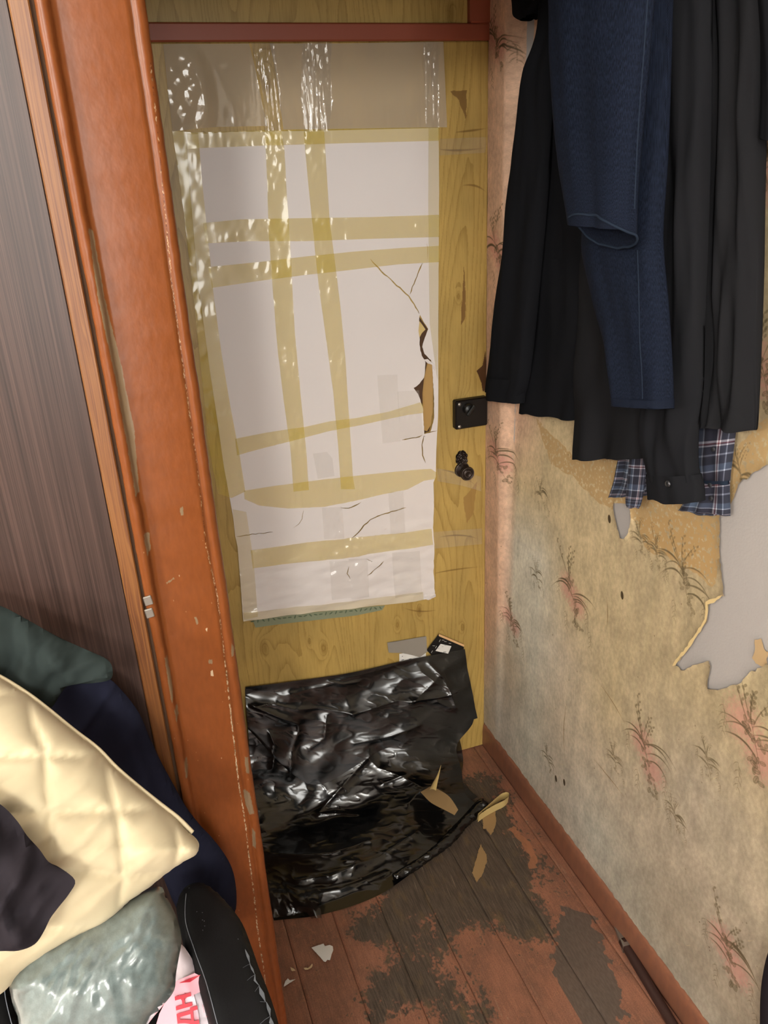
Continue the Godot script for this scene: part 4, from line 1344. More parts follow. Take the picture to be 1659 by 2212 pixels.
# a strip of film: crinkled, sharp where it was pulled
func tape(called: String, outline: PackedVector2Array, m: Material, parent: Node3D, lift: float, crinkle: float, salt: int) -> MeshInstance3D:
	var o := Vector2(salt * 3.7, salt * 1.3)
	var mid := Vector2(-0.37, 0.855)
	var fn := func(p: Vector2) -> Vector3:
		var q := p + o
		var k := 1.0 - absf(pn2.get_noise_2d(q.x * 1.6, q.y * 0.35))
		var e := maxf(0.0, pn.get_noise_2d(q.x * 3.0, q.y * 3.0) + 0.15)
		var pull := exp(-p.distance_squared_to(mid) / 0.010) + exp(-p.distance_squared_to(Vector2(-0.50, 1.80)) / 0.004)
		var z := poster_z(p) + lift + crinkle * (0.0040 * k * k * k * e + 0.0008 * e * pn3.get_noise_2d(q.x, q.y))
		z += pull * (0.006 * (1.0 - absf(pn3.get_noise_2d(q.x * 0.5, q.y * 0.25))))
		return Vector3(p.x, p.y, z)
	return part(called, sheet(outline, [], 0.0045, fn, Vector3.BACK), m, parent)

# ---------------------------------------------------------------- film over the top of the door
func build_door_tapes() -> void:
	var long := noise(91, 1.0, FastNoiseLite.TYPE_SIMPLEX_SMOOTH, 2)
	var cell := noise(92, 55.0, FastNoiseLite.TYPE_CELLULAR, 1)
	cell.cellular_return_type = FastNoiseLite.RETURN_DISTANCE
	var knobby := P2([-0.7031, 1.9047])[0]
	var streaks := P2([-0.4186, 1.9032, -0.5185, 1.9227, -0.1539, 1.8792])
	var sheetz := func(p: Vector2) -> Vector3:
		var z := 0.0025 + 0.0008 * pn.get_noise_2d(p.x * 2.0, p.y * 2.0)
		var b := Vector2((p.x - knobby.x) / 0.045, (p.y - knobby.y) / 0.075).length()
		# the pucker near the upper left corner catches the lamp
		if b < 1.6:
			z += smoothstep(1.7, 0.9, b) * (0.014 + 0.2 * (p.x - knobby.x) + 0.0026 * cell.get_noise_2d(p.x, p.y * 0.8))
		for q in streaks:
			var e := exp(-pow((p.x - q.x) / 0.022, 2))
			z += e * 0.0035 * (1.0 - absf(long.get_noise_2d(p.x * 60.0, p.y * 4.0)))
		z += 0.0012 * maxf(0.0, long.get_noise_2d(p.x * 40.0, p.y * 6.0)) * smoothstep(1.90, 1.84, p.y)
		return Vector3(p.x, p.y, z)
	var areas := [P2([-0.7268, 1.9956, -0.5519, 1.9964, -0.5435, 1.949, -0.5353, 1.8774, -0.529, 1.8414, -0.6365, 1.843, -0.7317, 1.8373, -0.7305, 1.9095]), P2([-0.509, 1.9963, -0.4364, 1.9959, -0.3701, 1.9957, -0.2384, 1.9969, -0.1143, 1.9981, -0.1111, 1.9158, -0.1078, 1.8254, -0.1287, 1.8261, -0.3391, 1.8299, -0.495, 1.8331, -0.498, 1.8871, -0.502, 1.9485])]
	var tell := ["greyish clear film stuck across the upper left of the door, puckered and shiny", "wide clear film stuck across the upper right of the door above the paper"]
	for i in 2:
		var o := part("clear_film", sheet(areas[i], [], 0.0032, sheetz, Vector3.BACK), M.film_grey)
		tag(o, tell[i], "film", "")
	var strips := [P2([-0.4398, 1.9974, -0.3747, 1.9972, -0.3826, 1.9468, -0.3809, 1.8843, -0.3957, 1.8261, -0.4514, 1.828, -0.452, 1.9038]), P2([-0.1663, 1.9963, -0.1264, 1.9962, -0.1305, 1.8973, -0.1318, 1.8252, -0.164, 1.8262, -0.1665, 1.9073]), P2([-0.5494, 1.9962, -0.5016, 1.996, -0.4967, 1.9047, -0.5018, 1.8314, -0.5366, 1.8308, -0.5347, 1.9054])]
	var st := ["crinkled clear tape running down the door top above the middle of the paper", "narrow crinkled clear tape down the door top above the paper's right corner", "crinkled clear tape over the bare pine wedge between two films on the door top"]
	for i in 3:
		var salt := i * 7.0
		var fn := func(p: Vector2) -> Vector3:
			var k := 1.0 - absf(long.get_noise_2d(p.x * 75.0 + salt, p.y * 5.0))
			var k2 := 1.0 - absf(long.get_noise_2d(p.x * 150.0 + salt, p.y * 26.0 + 9.0))
			return Vector3(p.x, p.y, 0.0075 + 0.004 * k * k + 0.0016 * k2)
		tag(part("clear_tape", sheet(strips[i], [], 0.0028, fn, Vector3.BACK), M.tape_clear), st[i], "tape", "")
	var side := [P2([-0.1272, 1.8017, -0.0086, 1.8015, -0.0061, 1.7855, -0.0108, 1.7676, -0.1278, 1.7664]), P2([-0.1498, 0.9895, -0.0166, 0.9424, -0.0164, 0.8978, -0.0732, 0.9245, -0.1478, 0.9513]), P2([-0.1619, 0.8003, -0.013, 0.7824, -0.0127, 0.7322, -0.163, 0.7484])]
	var sl := ["clear tape across the door edge right of the paper's top corner", "clear tape from the paper past the knob to the door edge", "clear tape right of the lower part of the paper"]
	for i in 3:
		var fn := func(p: Vector2) -> Vector3:
			return Vector3(p.x, p.y, 0.0016 + 0.0016 * maxf(0.0, pn2.get_noise_2d(p.x * 0.5, p.y * 2.0)))
		tag(part("clear_tape", sheet(side[i], [], 0.005, fn, Vector3.BACK), M.tape_clear), sl[i], "tape", "")
	# labels above the bin bag
	var grey := P2([-0.3165, 0.4765, -0.1948, 0.4676, -0.1944, 0.4239, -0.1916, 0.4151, -0.2173, 0.4006, -0.2564, 0.4224, -0.2765, 0.4325, -0.3138, 0.4423])
	tag(part("card_strip", slab(grey, [], 0.01, func(p): return Vector3(p.x, p.y, 0.0060 + 0.001 * sin(p.x * 60.0)), func(p): return Vector3(p.x, p.y, 0.0040), Vector3.BACK), M.grey_card), "grey torn strip stuck to the door just above the black bin bag", "card", "")
	var lab := thing("paper_label", "small white printed label peeping between the grey strip and the black bin bag", "label", Vector3(-0.2, 0.40, 0.003))
	var white := P2([-0.2803, 0.4275, -0.1967, 0.4184, -0.1966, 0.3608, -0.2824, 0.3743])
	part("label_card", slab(white, [], 0.02, func(p): return Vector3(p.x, p.y, 0.0034), func(p): return Vector3(p.x, p.y, 0.0022), Vector3.BACK), M.white, lab)
	var lines := []
	for q in P2([-0.272, 0.4172, -0.2739, 0.4047, -0.2684, 0.3951, -0.2505, 0.4017, -0.2296, 0.4076, -0.2178, 0.4077]):
		lines.append(cbox(Vector3(q.x - 0.001, q.y - 0.0012, 0.0032), Vector3(q.x + (0.002 if lines.is_empty() else 0.007), q.y + 0.0006, 0.0038), 0.0001))
	tag(part("small_print", join(lines), M.print_, lab), "", "", "", "stuff")
	# black swing tag with a price sticker
	var tg := thing("swing_tag", "black folded garment tag with a white price sticker behind the bag's top corner", "tag", Vector3(-0.1, 0.40, 0.005))
	var blk := P2([-0.1557, 0.4653, -0.0747, 0.4071, -0.0764, 0.3877, -0.1164, 0.3667, -0.1693, 0.3808, -0.1953, 0.4205])
	part("tag_card", slab(blk, [], 0.01, func(p): return Vector3(p.x, p.y, 0.0080 + 0.0015 * sin(p.x * 50.0)), func(p): return Vector3(p.x, p.y, 0.0055), Vector3.BACK), M.tag_black, tg)
	var edge := P2([-0.1552, 0.4682, -0.0743, 0.4101, -0.0759, 0.404, -0.1568, 0.4622])
	part("tag_edge", slab(edge, [], 0.01, func(p): return Vector3(p.x, p.y, 0.0112), func(p): return Vector3(p.x, p.y, 0.0085), Vector3.BACK), mat(Color(0.85, 0.68, 0.48), 0.7), tg, "pale cut edge of the tag")
	var stick := P2([-0.1513, 0.4333, -0.1169, 0.4163, -0.1278, 0.3928, -0.1682, 0.4133])
	part("price_sticker", slab(stick, [], 0.01, func(p): return Vector3(p.x, p.y, 0.0108), func(p): return Vector3(p.x, p.y, 0.0098), Vector3.BACK), M.white, tg)
	var bars := []
	for k in 7:
		var q: Vector2 = P2([-0.143, 0.4021])[0] + Vector2(0.0014 * k, 0.0005 - 0.0004 * k)
		bars.append(moved(cbox(Vector3(-0.0003, -0.0022, 0), Vector3(0.0003, 0.0022, 0.0004), 0.0001), Transform3D(Basis(Vector3.BACK, -0.5), Vector3(q.x, q.y, 0.0107))))
	for q in P2([-0.1593, 0.4194, -0.1457, 0.4224, -0.1367, 0.425]):
		bars.append(moved(cbox(Vector3(-0.003, -0.0003, 0), Vector3(0.003, 0.0003, 0.0004), 0.0001), Transform3D(Basis(Vector3.BACK, -0.3), Vector3(q.x, q.y, 0.0107))))
	tag(part("barcode", join(bars), M.print_, tg), "", "", "", "stuff")
	var wlines := []
	for q in P2([-0.1436, 0.4443, -0.1737, 0.4326, -0.1362, 0.4376, -0.1213, 0.4272, -0.1801, 0.4132, -0.1664, 0.4259, -0.1541, 0.4454]):
		wlines.append(moved(cbox(Vector3(-0.004, -0.0005, 0), Vector3(0.004, 0.0005, 0.0004), 0.0001), Transform3D(Basis(Vector3.BACK, -0.35 if wlines.size() < 4 else 1.0), Vector3(q.x, q.y, 0.0103))))
	tag(part("white_print", join(wlines), M.white, tg), "", "", "", "stuff")

# ---------------------------------------------------------------- black bin bag against the foot of the door
func catmull(net: Array, nu: int, s: float, t: float) -> Vector3:
	var rows := net.size()
	var f := t * (rows - 1)
	var j := mini(int(f), rows - 2)
	var g := s * (nu - 1)
	var i := mini(int(g), nu - 2)
	var col := []
	for r in 4:
		var row: PackedVector3Array = net[clampi(j - 1 + r, 0, rows - 1)]
		col.append(row[i].cubic_interpolate(row[i + 1], row[maxi(i - 1, 0)], row[mini(i + 2, nu - 1)], g - i))
	return col[1].cubic_interpolate(col[2], col[0], col[3], f - j)

func build_bin_bag() -> void:
	var t := thing("bin_bag", "crumpled shiny black plastic bin bag stuck over the foot of the door", "bag", Vector3(-0.45, 0.0, 0.18))
	var fac := noise(101, 6.0, FastNoiseLite.TYPE_CELLULAR, 1)
	fac.cellular_return_type = FastNoiseLite.RETURN_DISTANCE
	var fac2 := noise(102, 16.0, FastNoiseLite.TYPE_CELLULAR, 1)
	fac2.cellular_return_type = FastNoiseLite.RETURN_DISTANCE
	var rid := noise(103, 7.0, FastNoiseLite.TYPE_SIMPLEX_SMOOTH, 2)
	var rid2 := noise(104, 24.0, FastNoiseLite.TYPE_SIMPLEX_SMOOTH, 2)
	# folds that catch the light, along x and down the sheet (height above the floor less the distance out)
	var folds := [[-0.7282, 0.3432, -0.668, 0.3409, -0.6107, 0.31, -0.5401, 0.2907, -0.4487, 0.2425], [-0.7232, 0.3417, -0.6388, 0.2773, -0.608, 0.2503, -0.6076, 0.2244, -0.6363, 0.1448, -0.6525, 0.0728], [-0.5867, -0.0812, -0.488, 0.0044, -0.4208, 0.0621], [-0.5896, -0.0917, -0.5452, -0.1058, -0.4894, -0.1324], [-0.6157, 0.3706, -0.518, 0.3692, -0.4496, 0.3812, -0.4128, 0.3789, -0.3645, 0.3782, -0.2998, 0.3828], [-0.4489, 0.2393, -0.3824, 0.2441, -0.305, 0.2476, -0.2605, 0.228, -0.214, 0.2658, -0.1449, 0.3284], [-0.2661, 0.2363, -0.2045, 0.225, -0.1522, 0.2216, -0.0885, 0.2386], [-0.187, 0.2065, -0.1469, 0.1659], [-0.4145, 0.0722, -0.39, 0.0193, -0.3322, -0.0353, -0.2874, -0.0986], [-0.5022, 0.3833, -0.4619, 0.3597, -0.4198, 0.3542], [-0.5675, -0.2823, -0.5415, -0.2944, -0.5627, -0.3287], [-0.6667, -0.1483, -0.6423, -0.192, -0.5944, -0.1865], [-0.7549, -0.1798, -0.6881, -0.2135, -0.5947, -0.2425, -0.4873, -0.2386], [-0.3885, -0.0465, -0.327, -0.0374], [-0.3416, -0.1476, -0.2893, -0.1144], [-0.69, 0.226, -0.684, 0.1802, -0.6977, 0.1235], [-0.5224, 0.2549, -0.5378, 0.1779, -0.5941, 0.1444], [-0.7101, -0.2922, -0.6155, -0.314, -0.4822, -0.3014, -0.36, -0.2632], [-0.7113, -0.3463, -0.6056, -0.3653, -0.4748, -0.3541], [-0.4557, 0.1284, -0.3627, 0.1192, -0.2589, 0.1347], [-0.2239, 0.3401, -0.1812, 0.2796, -0.1219, 0.2297], [-0.1943, 0.3641, -0.1544, 0.2886, -0.1301, 0.1643]]
	var lines := []
	for l in folds:
		lines.append(P2(l))
	var crease := func(p: Vector3, k: float) -> float:
		var q := Vector2(p.x, p.y - p.z)
		var h := 0.010 * rid.get_noise_2d(q.x * 0.7, q.y * 0.7) + 0.012 * fac.get_noise_2d(q.x, q.y * 1.3)
		for i in lines.size():
			var l: PackedVector2Array = lines[i]
			var best := 1e9
			for n in l.size() - 1:
				best = minf(best, Geometry2D.get_closest_point_to_segment(q, l[n], l[n + 1]).distance_squared_to(q))
			var w := 0.018 + 0.006 * (i % 3)
			best = sqrt(best)
			if best < 0.06:
				h += (0.0085 if i % 4 else 0.006) * exp(-best / (0.55 * w))
		var r := 1.0 - absf(rid2.get_noise_2d(q.x * 0.35 - q.y * 0.25, q.y * 0.7 + q.x * 0.3))
		h += 0.0012 * pow(r, 6.0) + 0.0007 * fac2.get_noise_2d(q.x, q.y)
		return h * k
	# rows of the sheet from its top edge on the door to its hem on the floor
	var net := [
		P3([-0.7368, 0.4365, 0.008, -0.5946, 0.4182, 0.008, -0.4306, 0.4013, 0.008, -0.2581, 0.3964, 0.008, -0.0733, 0.3902, 0.008]),
		P3([-0.7452, 0.3411, 0.03, -0.6019, 0.3218, 0.03, -0.4364, 0.3052, 0.03, -0.2626, 0.2962, 0.03, -0.0637, 0.2819, 0.03]),
		P3([-0.7555, 0.2338, 0.055, -0.6111, 0.2115, 0.055, -0.4512, 0.1939, 0.055, -0.2761, 0.1852, 0.055, -0.055, 0.1558, 0.055]),
		P3([-0.762, 0.1442, 0.085, -0.6205, 0.1118, 0.085, -0.4661, 0.1073, 0.085, -0.2973, 0.1209, 0.085, -0.1303, 0.1058, 0.085]),
		P3([-0.7715, 0.0786, 0.15, -0.636, 0.0452, 0.15, -0.4832, 0.0502, 0.15, -0.3166, 0.0753, 0.15, -0.1447, 0.059, 0.15]),
		P3([-0.7784, 0.05, 0.2323, -0.6545, 0.05, 0.2736, -0.5059, 0.05, 0.2632, -0.3355, 0.05, 0.2334, -0.1663, 0.05, 0.223]),
		P3([-0.7871, 0.025, 0.3272, -0.658, 0.025, 0.3739, -0.5, 0.025, 0.3612, -0.3313, 0.025, 0.3091, -0.1382, 0.025, 0.2581]),
		P3([-0.7876, 0.006, 0.4051, -0.6636, 0.006, 0.4336, -0.5118, 0.006, 0.43, -0.3417, 0.006, 0.3668, -0.1432, 0.006, 0.2625]),
	]
	var body := func(s: float, v: float) -> Vector3:
		var p := catmull(net, 5, s, v)
		var nrm := Vector3(0, 1, 1).lerp(Vector3(0, 0.15, 1), smoothstep(0.55, 0.2, v)).normalized()
		if v > 0.7:
			nrm = nrm.lerp(Vector3(0, 1, 0.2), smoothstep(0.7, 0.95, v)).normalized()
		var k := smoothstep(0.0, 0.08, v) * 0.85 + 0.15
		k *= 1.0 - 0.45 * smoothstep(0.85, 1.0, v)
		var q: Vector3 = p + nrm * (crease.call(p, k) - 0.006)
		q.y = maxf(q.y, 0.003)
		q.z = maxf(q.z, 0.004)
		return q
	part("bag_sheet", grid(210, 250, body, Vector3(0, 0.5, 1)), M.bin, t)
	# the upper layer folds down over it, free along its slanting lower edge
	var net2 := [
		P3([-0.7369, 0.4423, 0.012, -0.5951, 0.4241, 0.012, -0.4314, 0.4073, 0.012, -0.2594, 0.4042, 0.012, -0.072, 0.3939, 0.012]),
		P3([-0.7414, 0.4038, 0.04, -0.5905, 0.3255, 0.04, -0.424, 0.3299, 0.04, -0.2579, 0.3349, 0.04, -0.0714, 0.3296, 0.04]),
		P3([-0.7455, 0.3689, 0.068, -0.5941, 0.2245, 0.068, -0.4095, 0.2463, 0.068, -0.252, 0.2606, 0.068, -0.0692, 0.2561, 0.068]),
		P3([-0.7498, 0.3252, 0.092, -0.5973, 0.1131, 0.092, -0.3978, 0.161, 0.092, -0.2446, 0.1823, 0.092, -0.065, 0.1891, 0.092]),
	]
	var flap := func(s: float, v: float) -> Vector3:
		var p := catmull(net2, 5, s, v)
		var k := smoothstep(0.0, 0.15, v) * 0.7 + 0.12
		var w: float = crease.call(p, k)
		w += 0.004 * sin(v * PI) * sin(s * 9.0 + v * 3.0)
		p.z -= (1.0 - smoothstep(0.0, 0.3, s)) * 0.05 * v
		return p + Vector3(0, 0.1, 1).normalized() * (w - 0.004) * (0.6 + 0.4 * sin(PI * minf(1.0, v * 1.1)))
	part("folded_top", grid(200, 100, flap, Vector3.BACK), M.bin, t)
	# thin single layer at the right, browner where the floor shows through
	var thin := film(Color(0.05, 0.045, 0.045), 0.86, 0.24)
	var net3 := [
		P3([-0.2507, 0.1488, 0.045, -0.1819, 0.145, 0.045, -0.1151, 0.1384, 0.045]),
		P3([-0.25, 0.0494, 0.055, -0.1802, 0.0445, 0.055, -0.1014, 0.0259, 0.055]),
		P3([-0.2643, 0.035, 0.1818, -0.1959, 0.035, 0.1789, -0.1502, 0.035, 0.1618]),
		P3([-0.25, 0.012, 0.2511, -0.1815, 0.012, 0.2298, -0.1255, 0.012, 0.2161]),
	]
	var veil := func(s: float, v: float) -> Vector3:
		var p := catmull(net3, 3, s, v)
		return p + Vector3(0, 0.5, 0.8) * (crease.call(p, 0.4) + 0.002)
	part("thin_layer", grid(50, 70, veil, Vector3.BACK), thin, t)
	# twisted hem rolled along the floor at the right
	var roll := P3([-0.124, 0.016, 0.2537, -0.1936, 0.016, 0.288, -0.2906, 0.016, 0.3449, -0.3895, 0.016, 0.3849, -0.4619, 0.016, 0.4005])
	var twist := tube(roll, func(u: float) -> float: return lerpf(0.021, 0.010, u) * (0.92 + 0.10 * sin(u * 17.0)), 16, 16)
	var a := twist.surface_get_arrays(0)
	var v: PackedVector3Array = a[Mesh.ARRAY_VERTEX]
	for i in v.size():
		v[i] += Vector3(1, 1, 1) * 0.005 * rid2.get_noise_3d(v[i].x * 3.0, v[i].y * 3.0, v[i].z * 3.0)
		v[i].y = maxf(v[i].y, 0.002)
	part("rolled_hem", finish(v, a[Mesh.ARRAY_TEX_UV], a[Mesh.ARRAY_INDEX]), M.bin, t)
	# loose clear scraps of film at the bottom left
	var net4 := [
		P3([-0.7855, 0.03, 0.2927, -0.7435, 0.03, 0.3176, -0.6901, 0.03, 0.3548, -0.6487, 0.03, 0.387]),
		P3([-0.7899, 0.035, 0.351, -0.7494, 0.035, 0.3717, -0.7082, 0.035, 0.4033, -0.6721, 0.035, 0.4282]),
		P3([-0.7957, 0.008, 0.3992, -0.7522, 0.008, 0.4091, -0.7163, 0.008, 0.4115, -0.6875, 0.008, 0.4318]),
	]
	var scrap := func(s: float, w: float) -> Vector3:
		var q := catmull(net4, 4, s, w)
		return Vector3(q.x, maxf(0.003, q.y + 0.005 * rid2.get_noise_2d(s * 0.16, w * 0.1)), q.z)
	part("loose_end", grid(60, 50, scrap, Vector3.UP), film(Color(0.06, 0.05, 0.05), 0.7, 0.18), t)
	var net5 := [
		P3([-0.7124, 0.015, 0.3786, -0.6962, 0.015, 0.3927, -0.6809, 0.015, 0.4094]),
		P3([-0.7074, 0.018, 0.4181, -0.689, 0.018, 0.4224, -0.6699, 0.018, 0.424]),
		P3([-0.696, 0.004, 0.4352, -0.6861, 0.004, 0.4435, -0.6725, 0.004, 0.443]),
	]
	part("loose_end", grid(16, 20, func(s, w): return catmull(net5, 3, s, w) + Vector3(0, 0.008 * sin(PI * s), 0), Vector3.UP), film(Color(0.10, 0.07, 0.06), 0.55, 0.18), t)
	# tan tape stuck across its right side and the curled end beyond
	var band := [
		P3([-0.3034, 0.07, 0.1902, -0.293, 0.07, 0.246, -0.2659, 0.07, 0.2898, -0.2492, 0.07, 0.3098]),
		P3([-0.2686, 0.07, 0.1799, -0.2521, 0.07, 0.2071, -0.2353, 0.07, 0.246, -0.2309, 0.07, 0.2945]),
	]
	var strip := func(s: float, w: float) -> Vector3:
		return catmull(band, 4, s, w) + Vector3(0, 0.012 + 0.006 * sin(PI * s), 0.012)
	var tt := thing("tan_tape", "strip of tan tape curving over the right side of the black bin bag", "tape", Vector3(-0.28, 0.07, 0.2))
	part("tape_band", grid(24, 6, strip, Vector3.UP), M.tape_tan, tt)
	var spike := P3([-0.2813, 0.085, 0.2046, -0.2597, 0.085, 0.1807, -0.2384, 0.085, 0.158, -0.2135, 0.085, 0.1274])
	var spike2 := P3([-0.2654, 0.085, 0.2151, -0.2499, 0.085, 0.1888, -0.2321, 0.085, 0.1606, -0.2106, 0.085, 0.1243])
	part("tape_end", grid(12, 4, func(s, w): return (smooth3(spike, 4)[int(round(s * 12))] as Vector3).lerp(smooth3(spike2, 4)[int(round(s * 12))], w) + Vector3(0, 0.012 + 0.004 * sin(w * PI), 0.014), Vector3(0, 0.5, 1)), M.tape_cream, tt)
	var lp := thing("tape_loop", "looped end of yellowed tape sticking out of the bin bag onto the floor", "tape", Vector3(-0.15, 0.0, 0.3))
	var path := smooth3(P3([-0.1664, 0.022, 0.2923, -0.1283, 0.022, 0.2746, -0.0927, 0.022, 0.2572, -0.0657, 0.022, 0.2459, -0.0488, 0.022, 0.2487, -0.0503, 0.022, 0.2604, -0.0702, 0.022, 0.2724, -0.1002, 0.022, 0.2782, -0.1339, 0.022, 0.2861, -0.1662, 0.022, 0.2981]), 8)
	var ribbon := func(s: float, w: float) -> Vector3:
		var k := int(round(s * (path.size() - 1)))
		return path[k] + Vector3(0.002 * w, -0.018 + 0.030 * w, 0.004 * w)
	part("tape_ribbon", grid(path.size() - 1, 3, ribbon, Vector3.UP), M.tape_cream, lp)

# ---------------------------------------------------------------- clothes hanging on the right wall
# a hanging tube of cloth: rows of left and right edge points from top to bottom; folds run down it
var rim := PackedVector3Array()   # the hem of the last tube made

func hang(rows: PackedVector3Array, thick: float, back: float, folds: float, amp: float, salt: int, lift := 0.0, nu := 96, nv := 110) -> ArrayMesh:
	var ls := PackedVector3Array()
	var rs := PackedVector3Array()
	for i in range(0, rows.size(), 2):
		ls.append(rows[i])
		rs.append(rows[i + 1])
	var n := noise(salt, 3.0, FastNoiseLite.TYPE_SIMPLEX_SMOOTH, 2)
	var n2 := noise(salt + 1, 14.0, FastNoiseLite.TYPE_SIMPLEX_SMOOTH, 2)
	var cnt := ls.size() - 1
	var fn := func(s: float, t: float) -> Vector3:
		var g := t * cnt
		var j := mini(int(g), cnt - 1)
		var l := ls[j].cubic_interpolate(ls[j + 1], ls[maxi(j - 1, 0)], ls[mini(j + 2, cnt)], g - j)
		var r := rs[j].cubic_interpolate(rs[j + 1], rs[maxi(j - 1, 0)], rs[mini(j + 2, cnt)], g - j)
		var a := s * TAU
		var u := 0.5 - 0.5 * cos(a)
		var front := sin(a)
		var d := (r - l)
		var nrm := Vector3(-d.z, 0, d.x).normalized()
		if nrm.x > 0.0:
			nrm = -nrm
		var p := l.lerp(r, u)
		var h := thick * pow(absf(front), 0.7) if front >= 0.0 else -back * pow(absf(front), 0.7)
		if front > 0.0:
			var ph := n.get_noise_2d(3.0, p.y * 0.7) * 2.4
			var e := (0.35 + 0.65 * t) * minf(1.0, front * 2.5)
			h += amp * e * (sin(u * folds * TAU + ph) + 0.3 * sin(u * folds * 1.7 * TAU - ph * 1.7 + 1.0))
			h += amp * 1.2 * n.get_noise_2d(u * 0.7, p.y * 0.8) + 0.0016 * n2.get_noise_3d(p.x, p.y * 0.5, p.z)
		p += nrm * h
		if t > 0.9:
			p.y += lift * sin(a) * (t - 0.9) * 10.0 + 0.004 * n.get_noise_2d(u * 0.8, 9.0) * (t - 0.9) * 10.0
		return p
	rim = PackedVector3Array()
	for k in 49:
		rim.append(fn.call(k / 48.0, 1.0))
	return grid(nu, nv, fn, Vector3(-1, 0, 0.5), 1.0, 2.0, true)

func build_clothes() -> void:
	# a rail of hooks above the frame carries them
	var rail := thing("coat_rail", "dark wooden coat rail with hooks on the wall above the hanging clothes", "rail", Vector3(0.0, 2.14, 0.55))
	part("board", cbox(Vector3(0.0, 2.13, 0.2), Vector3(0.06, 2.2, 1.0), 0.004), M.wood_leg, rail)
	for k in 6:
		var z := 0.27 + 0.13 * k
		part("hook", tube(P3([0.01, 2.17, z, -0.05, 2.165, z, -0.11, 2.15, z, -0.12, 2.17, z]), func(_u): return 0.005, 8, 6), M.iron, rail)

	var j1 := thing("black_shirt", "long black shirt with a full sleeve hanging nearest the door", "shirt", Vector3(-0.05, 2.1, 0.3), "dark clothes hanging on the wall")
	part("body", hang(P3([0.0291, 2.1654, 0.2363, 0.0281, 2.1248, 0.4219, 0.0237, 1.9497, 0.188, 0.023, 1.9208, 0.4537, 0.0174, 1.6971, 0.1891, 0.0175, 1.701, 0.4726, 0.0115, 1.4581, 0.2057, 0.0124, 1.496, 0.4959, 0.0071, 1.2831, 0.2012, 0.0084, 1.3368, 0.4949, 0.0045, 1.1788, 0.1953, 0.0058, 1.2309, 0.4609]), 0.028, 0.012, 1.3, 0.007, 201), M.black_cloth, j1)
	var sl := part("sleeve", hang(P3([-0.0061, 2.1547, 0.2799, -0.0067, 2.1313, 0.387, -0.0103, 1.9899, 0.2658, -0.0105, 1.9783, 0.3522, -0.0123, 1.9063, 0.1985, -0.0126, 1.8956, 0.3199, -0.0159, 1.7647, 0.1751, -0.0159, 1.7621, 0.3142, -0.02, 1.5998, 0.1525, -0.0198, 1.6092, 0.3072, -0.0243, 1.4279, 0.1173, -0.0237, 1.4529, 0.2945, -0.028, 1.263, 0.0886, -0.0276, 1.2972, 0.277, -0.0294, 1.2069, 0.0792, -0.0289, 1.2422, 0.2581]), 0.030, 0.014, 1.3, 0.005, 205), M.black_cloth, j1)
	part("cuff", hang(P3([-0.0284, 1.2478, 0.0843, -0.028, 1.2809, 0.272, -0.0291, 1.2188, 0.0784, -0.0287, 1.2509, 0.2617, -0.0297, 1.1913, 0.0803, -0.0294, 1.2225, 0.2555]), 0.032, 0.015, 1.3, 0.003, 207, 0.0, 60, 16), M.black_cloth, sl)
	part("pocket", hang(P3([-0.0036, 1.6573, 0.2576, -0.0034, 1.6654, 0.3626, -0.0044, 1.6243, 0.2573, -0.0042, 1.6319, 0.3705, -0.0063, 1.5474, 0.2637, -0.006, 1.5583, 0.3836]), 0.003, 0.001, 1.0, 0.0005, 209, 0.0, 40, 16), M.black_cloth, j1)

	var j2 := thing("black_jacket", "black overshirt behind the jeans with a loose buttoned sleeve", "jacket", Vector3(-0.05, 2.1, 0.55), "dark clothes hanging on the wall")
	part("body", hang(P3([-0.012, 2.1194, 0.4406, -0.0131, 2.0763, 0.6375, -0.0204, 1.7825, 0.4905, -0.0206, 1.776, 0.6927, -0.0256, 1.5777, 0.4855, -0.0251, 1.5979, 0.7229, -0.0301, 1.3977, 0.4889, -0.0288, 1.4466, 0.7482, -0.0337, 1.2531, 0.4946, -0.032, 1.322, 0.7632, -0.0352, 1.1933, 0.4991, -0.0332, 1.2715, 0.7591, -0.0359, 1.164, 0.5049, -0.0339, 1.2457, 0.7448]), 0.03, 0.012, 1.6, 0.008, 211), M.black_cloth3, j2)
	var sl2 := part("sleeve", hang(P3([-0.0504, 2.064, 0.6885, -0.051, 2.0412, 0.793, -0.0593, 1.7087, 0.7515, -0.0592, 1.7101, 0.8504, -0.0646, 1.4945, 0.7751, -0.0642, 1.5115, 0.8799, -0.0676, 1.3751, 0.7712, -0.0669, 1.4047, 0.8925, -0.0695, 1.3017, 0.7776, -0.0686, 1.3377, 0.8992, -0.0706, 1.2561, 0.7961, -0.0697, 1.2932, 0.9079, -0.0712, 1.2301, 0.8086, -0.0704, 1.2658, 0.9212]), 0.028, 0.014, 1.2, 0.007, 215, 0.0, 90, 120), M.black_cloth2, j2)
	part("cuff", hang(P3([-0.073, 1.2402, 0.8043, -0.072, 1.2785, 0.92, -0.0734, 1.2222, 0.8101, -0.0725, 1.2613, 0.9301, -0.0739, 1.203, 0.8174, -0.073, 1.2381, 0.9369]), 0.030, 0.014, 1.0, 0.003, 217, -0.004, 70, 20), M.black_cloth2, sl2)
	var bq := P3([-0.1046, 1.2549, 0.8857])[0]
	part("button", lathe([Vector2(0.0002, 0.0025), Vector2(0.004, 0.003), Vector2(0.0055, 0.0015), Vector2(0.006, 0.0)], 16, Transform3D(Basis(Vector3.BACK, PI / 2), bq) * Transform3D(Basis(Vector3.UP, 0.0), Vector3.ZERO)), M.button, sl2)

	var j3 := thing("black_coat", "wide black coat at the right edge, hanging in deep vertical folds", "coat", Vector3(-0.06, 2.1, 0.85), "dark clothes hanging on the wall")
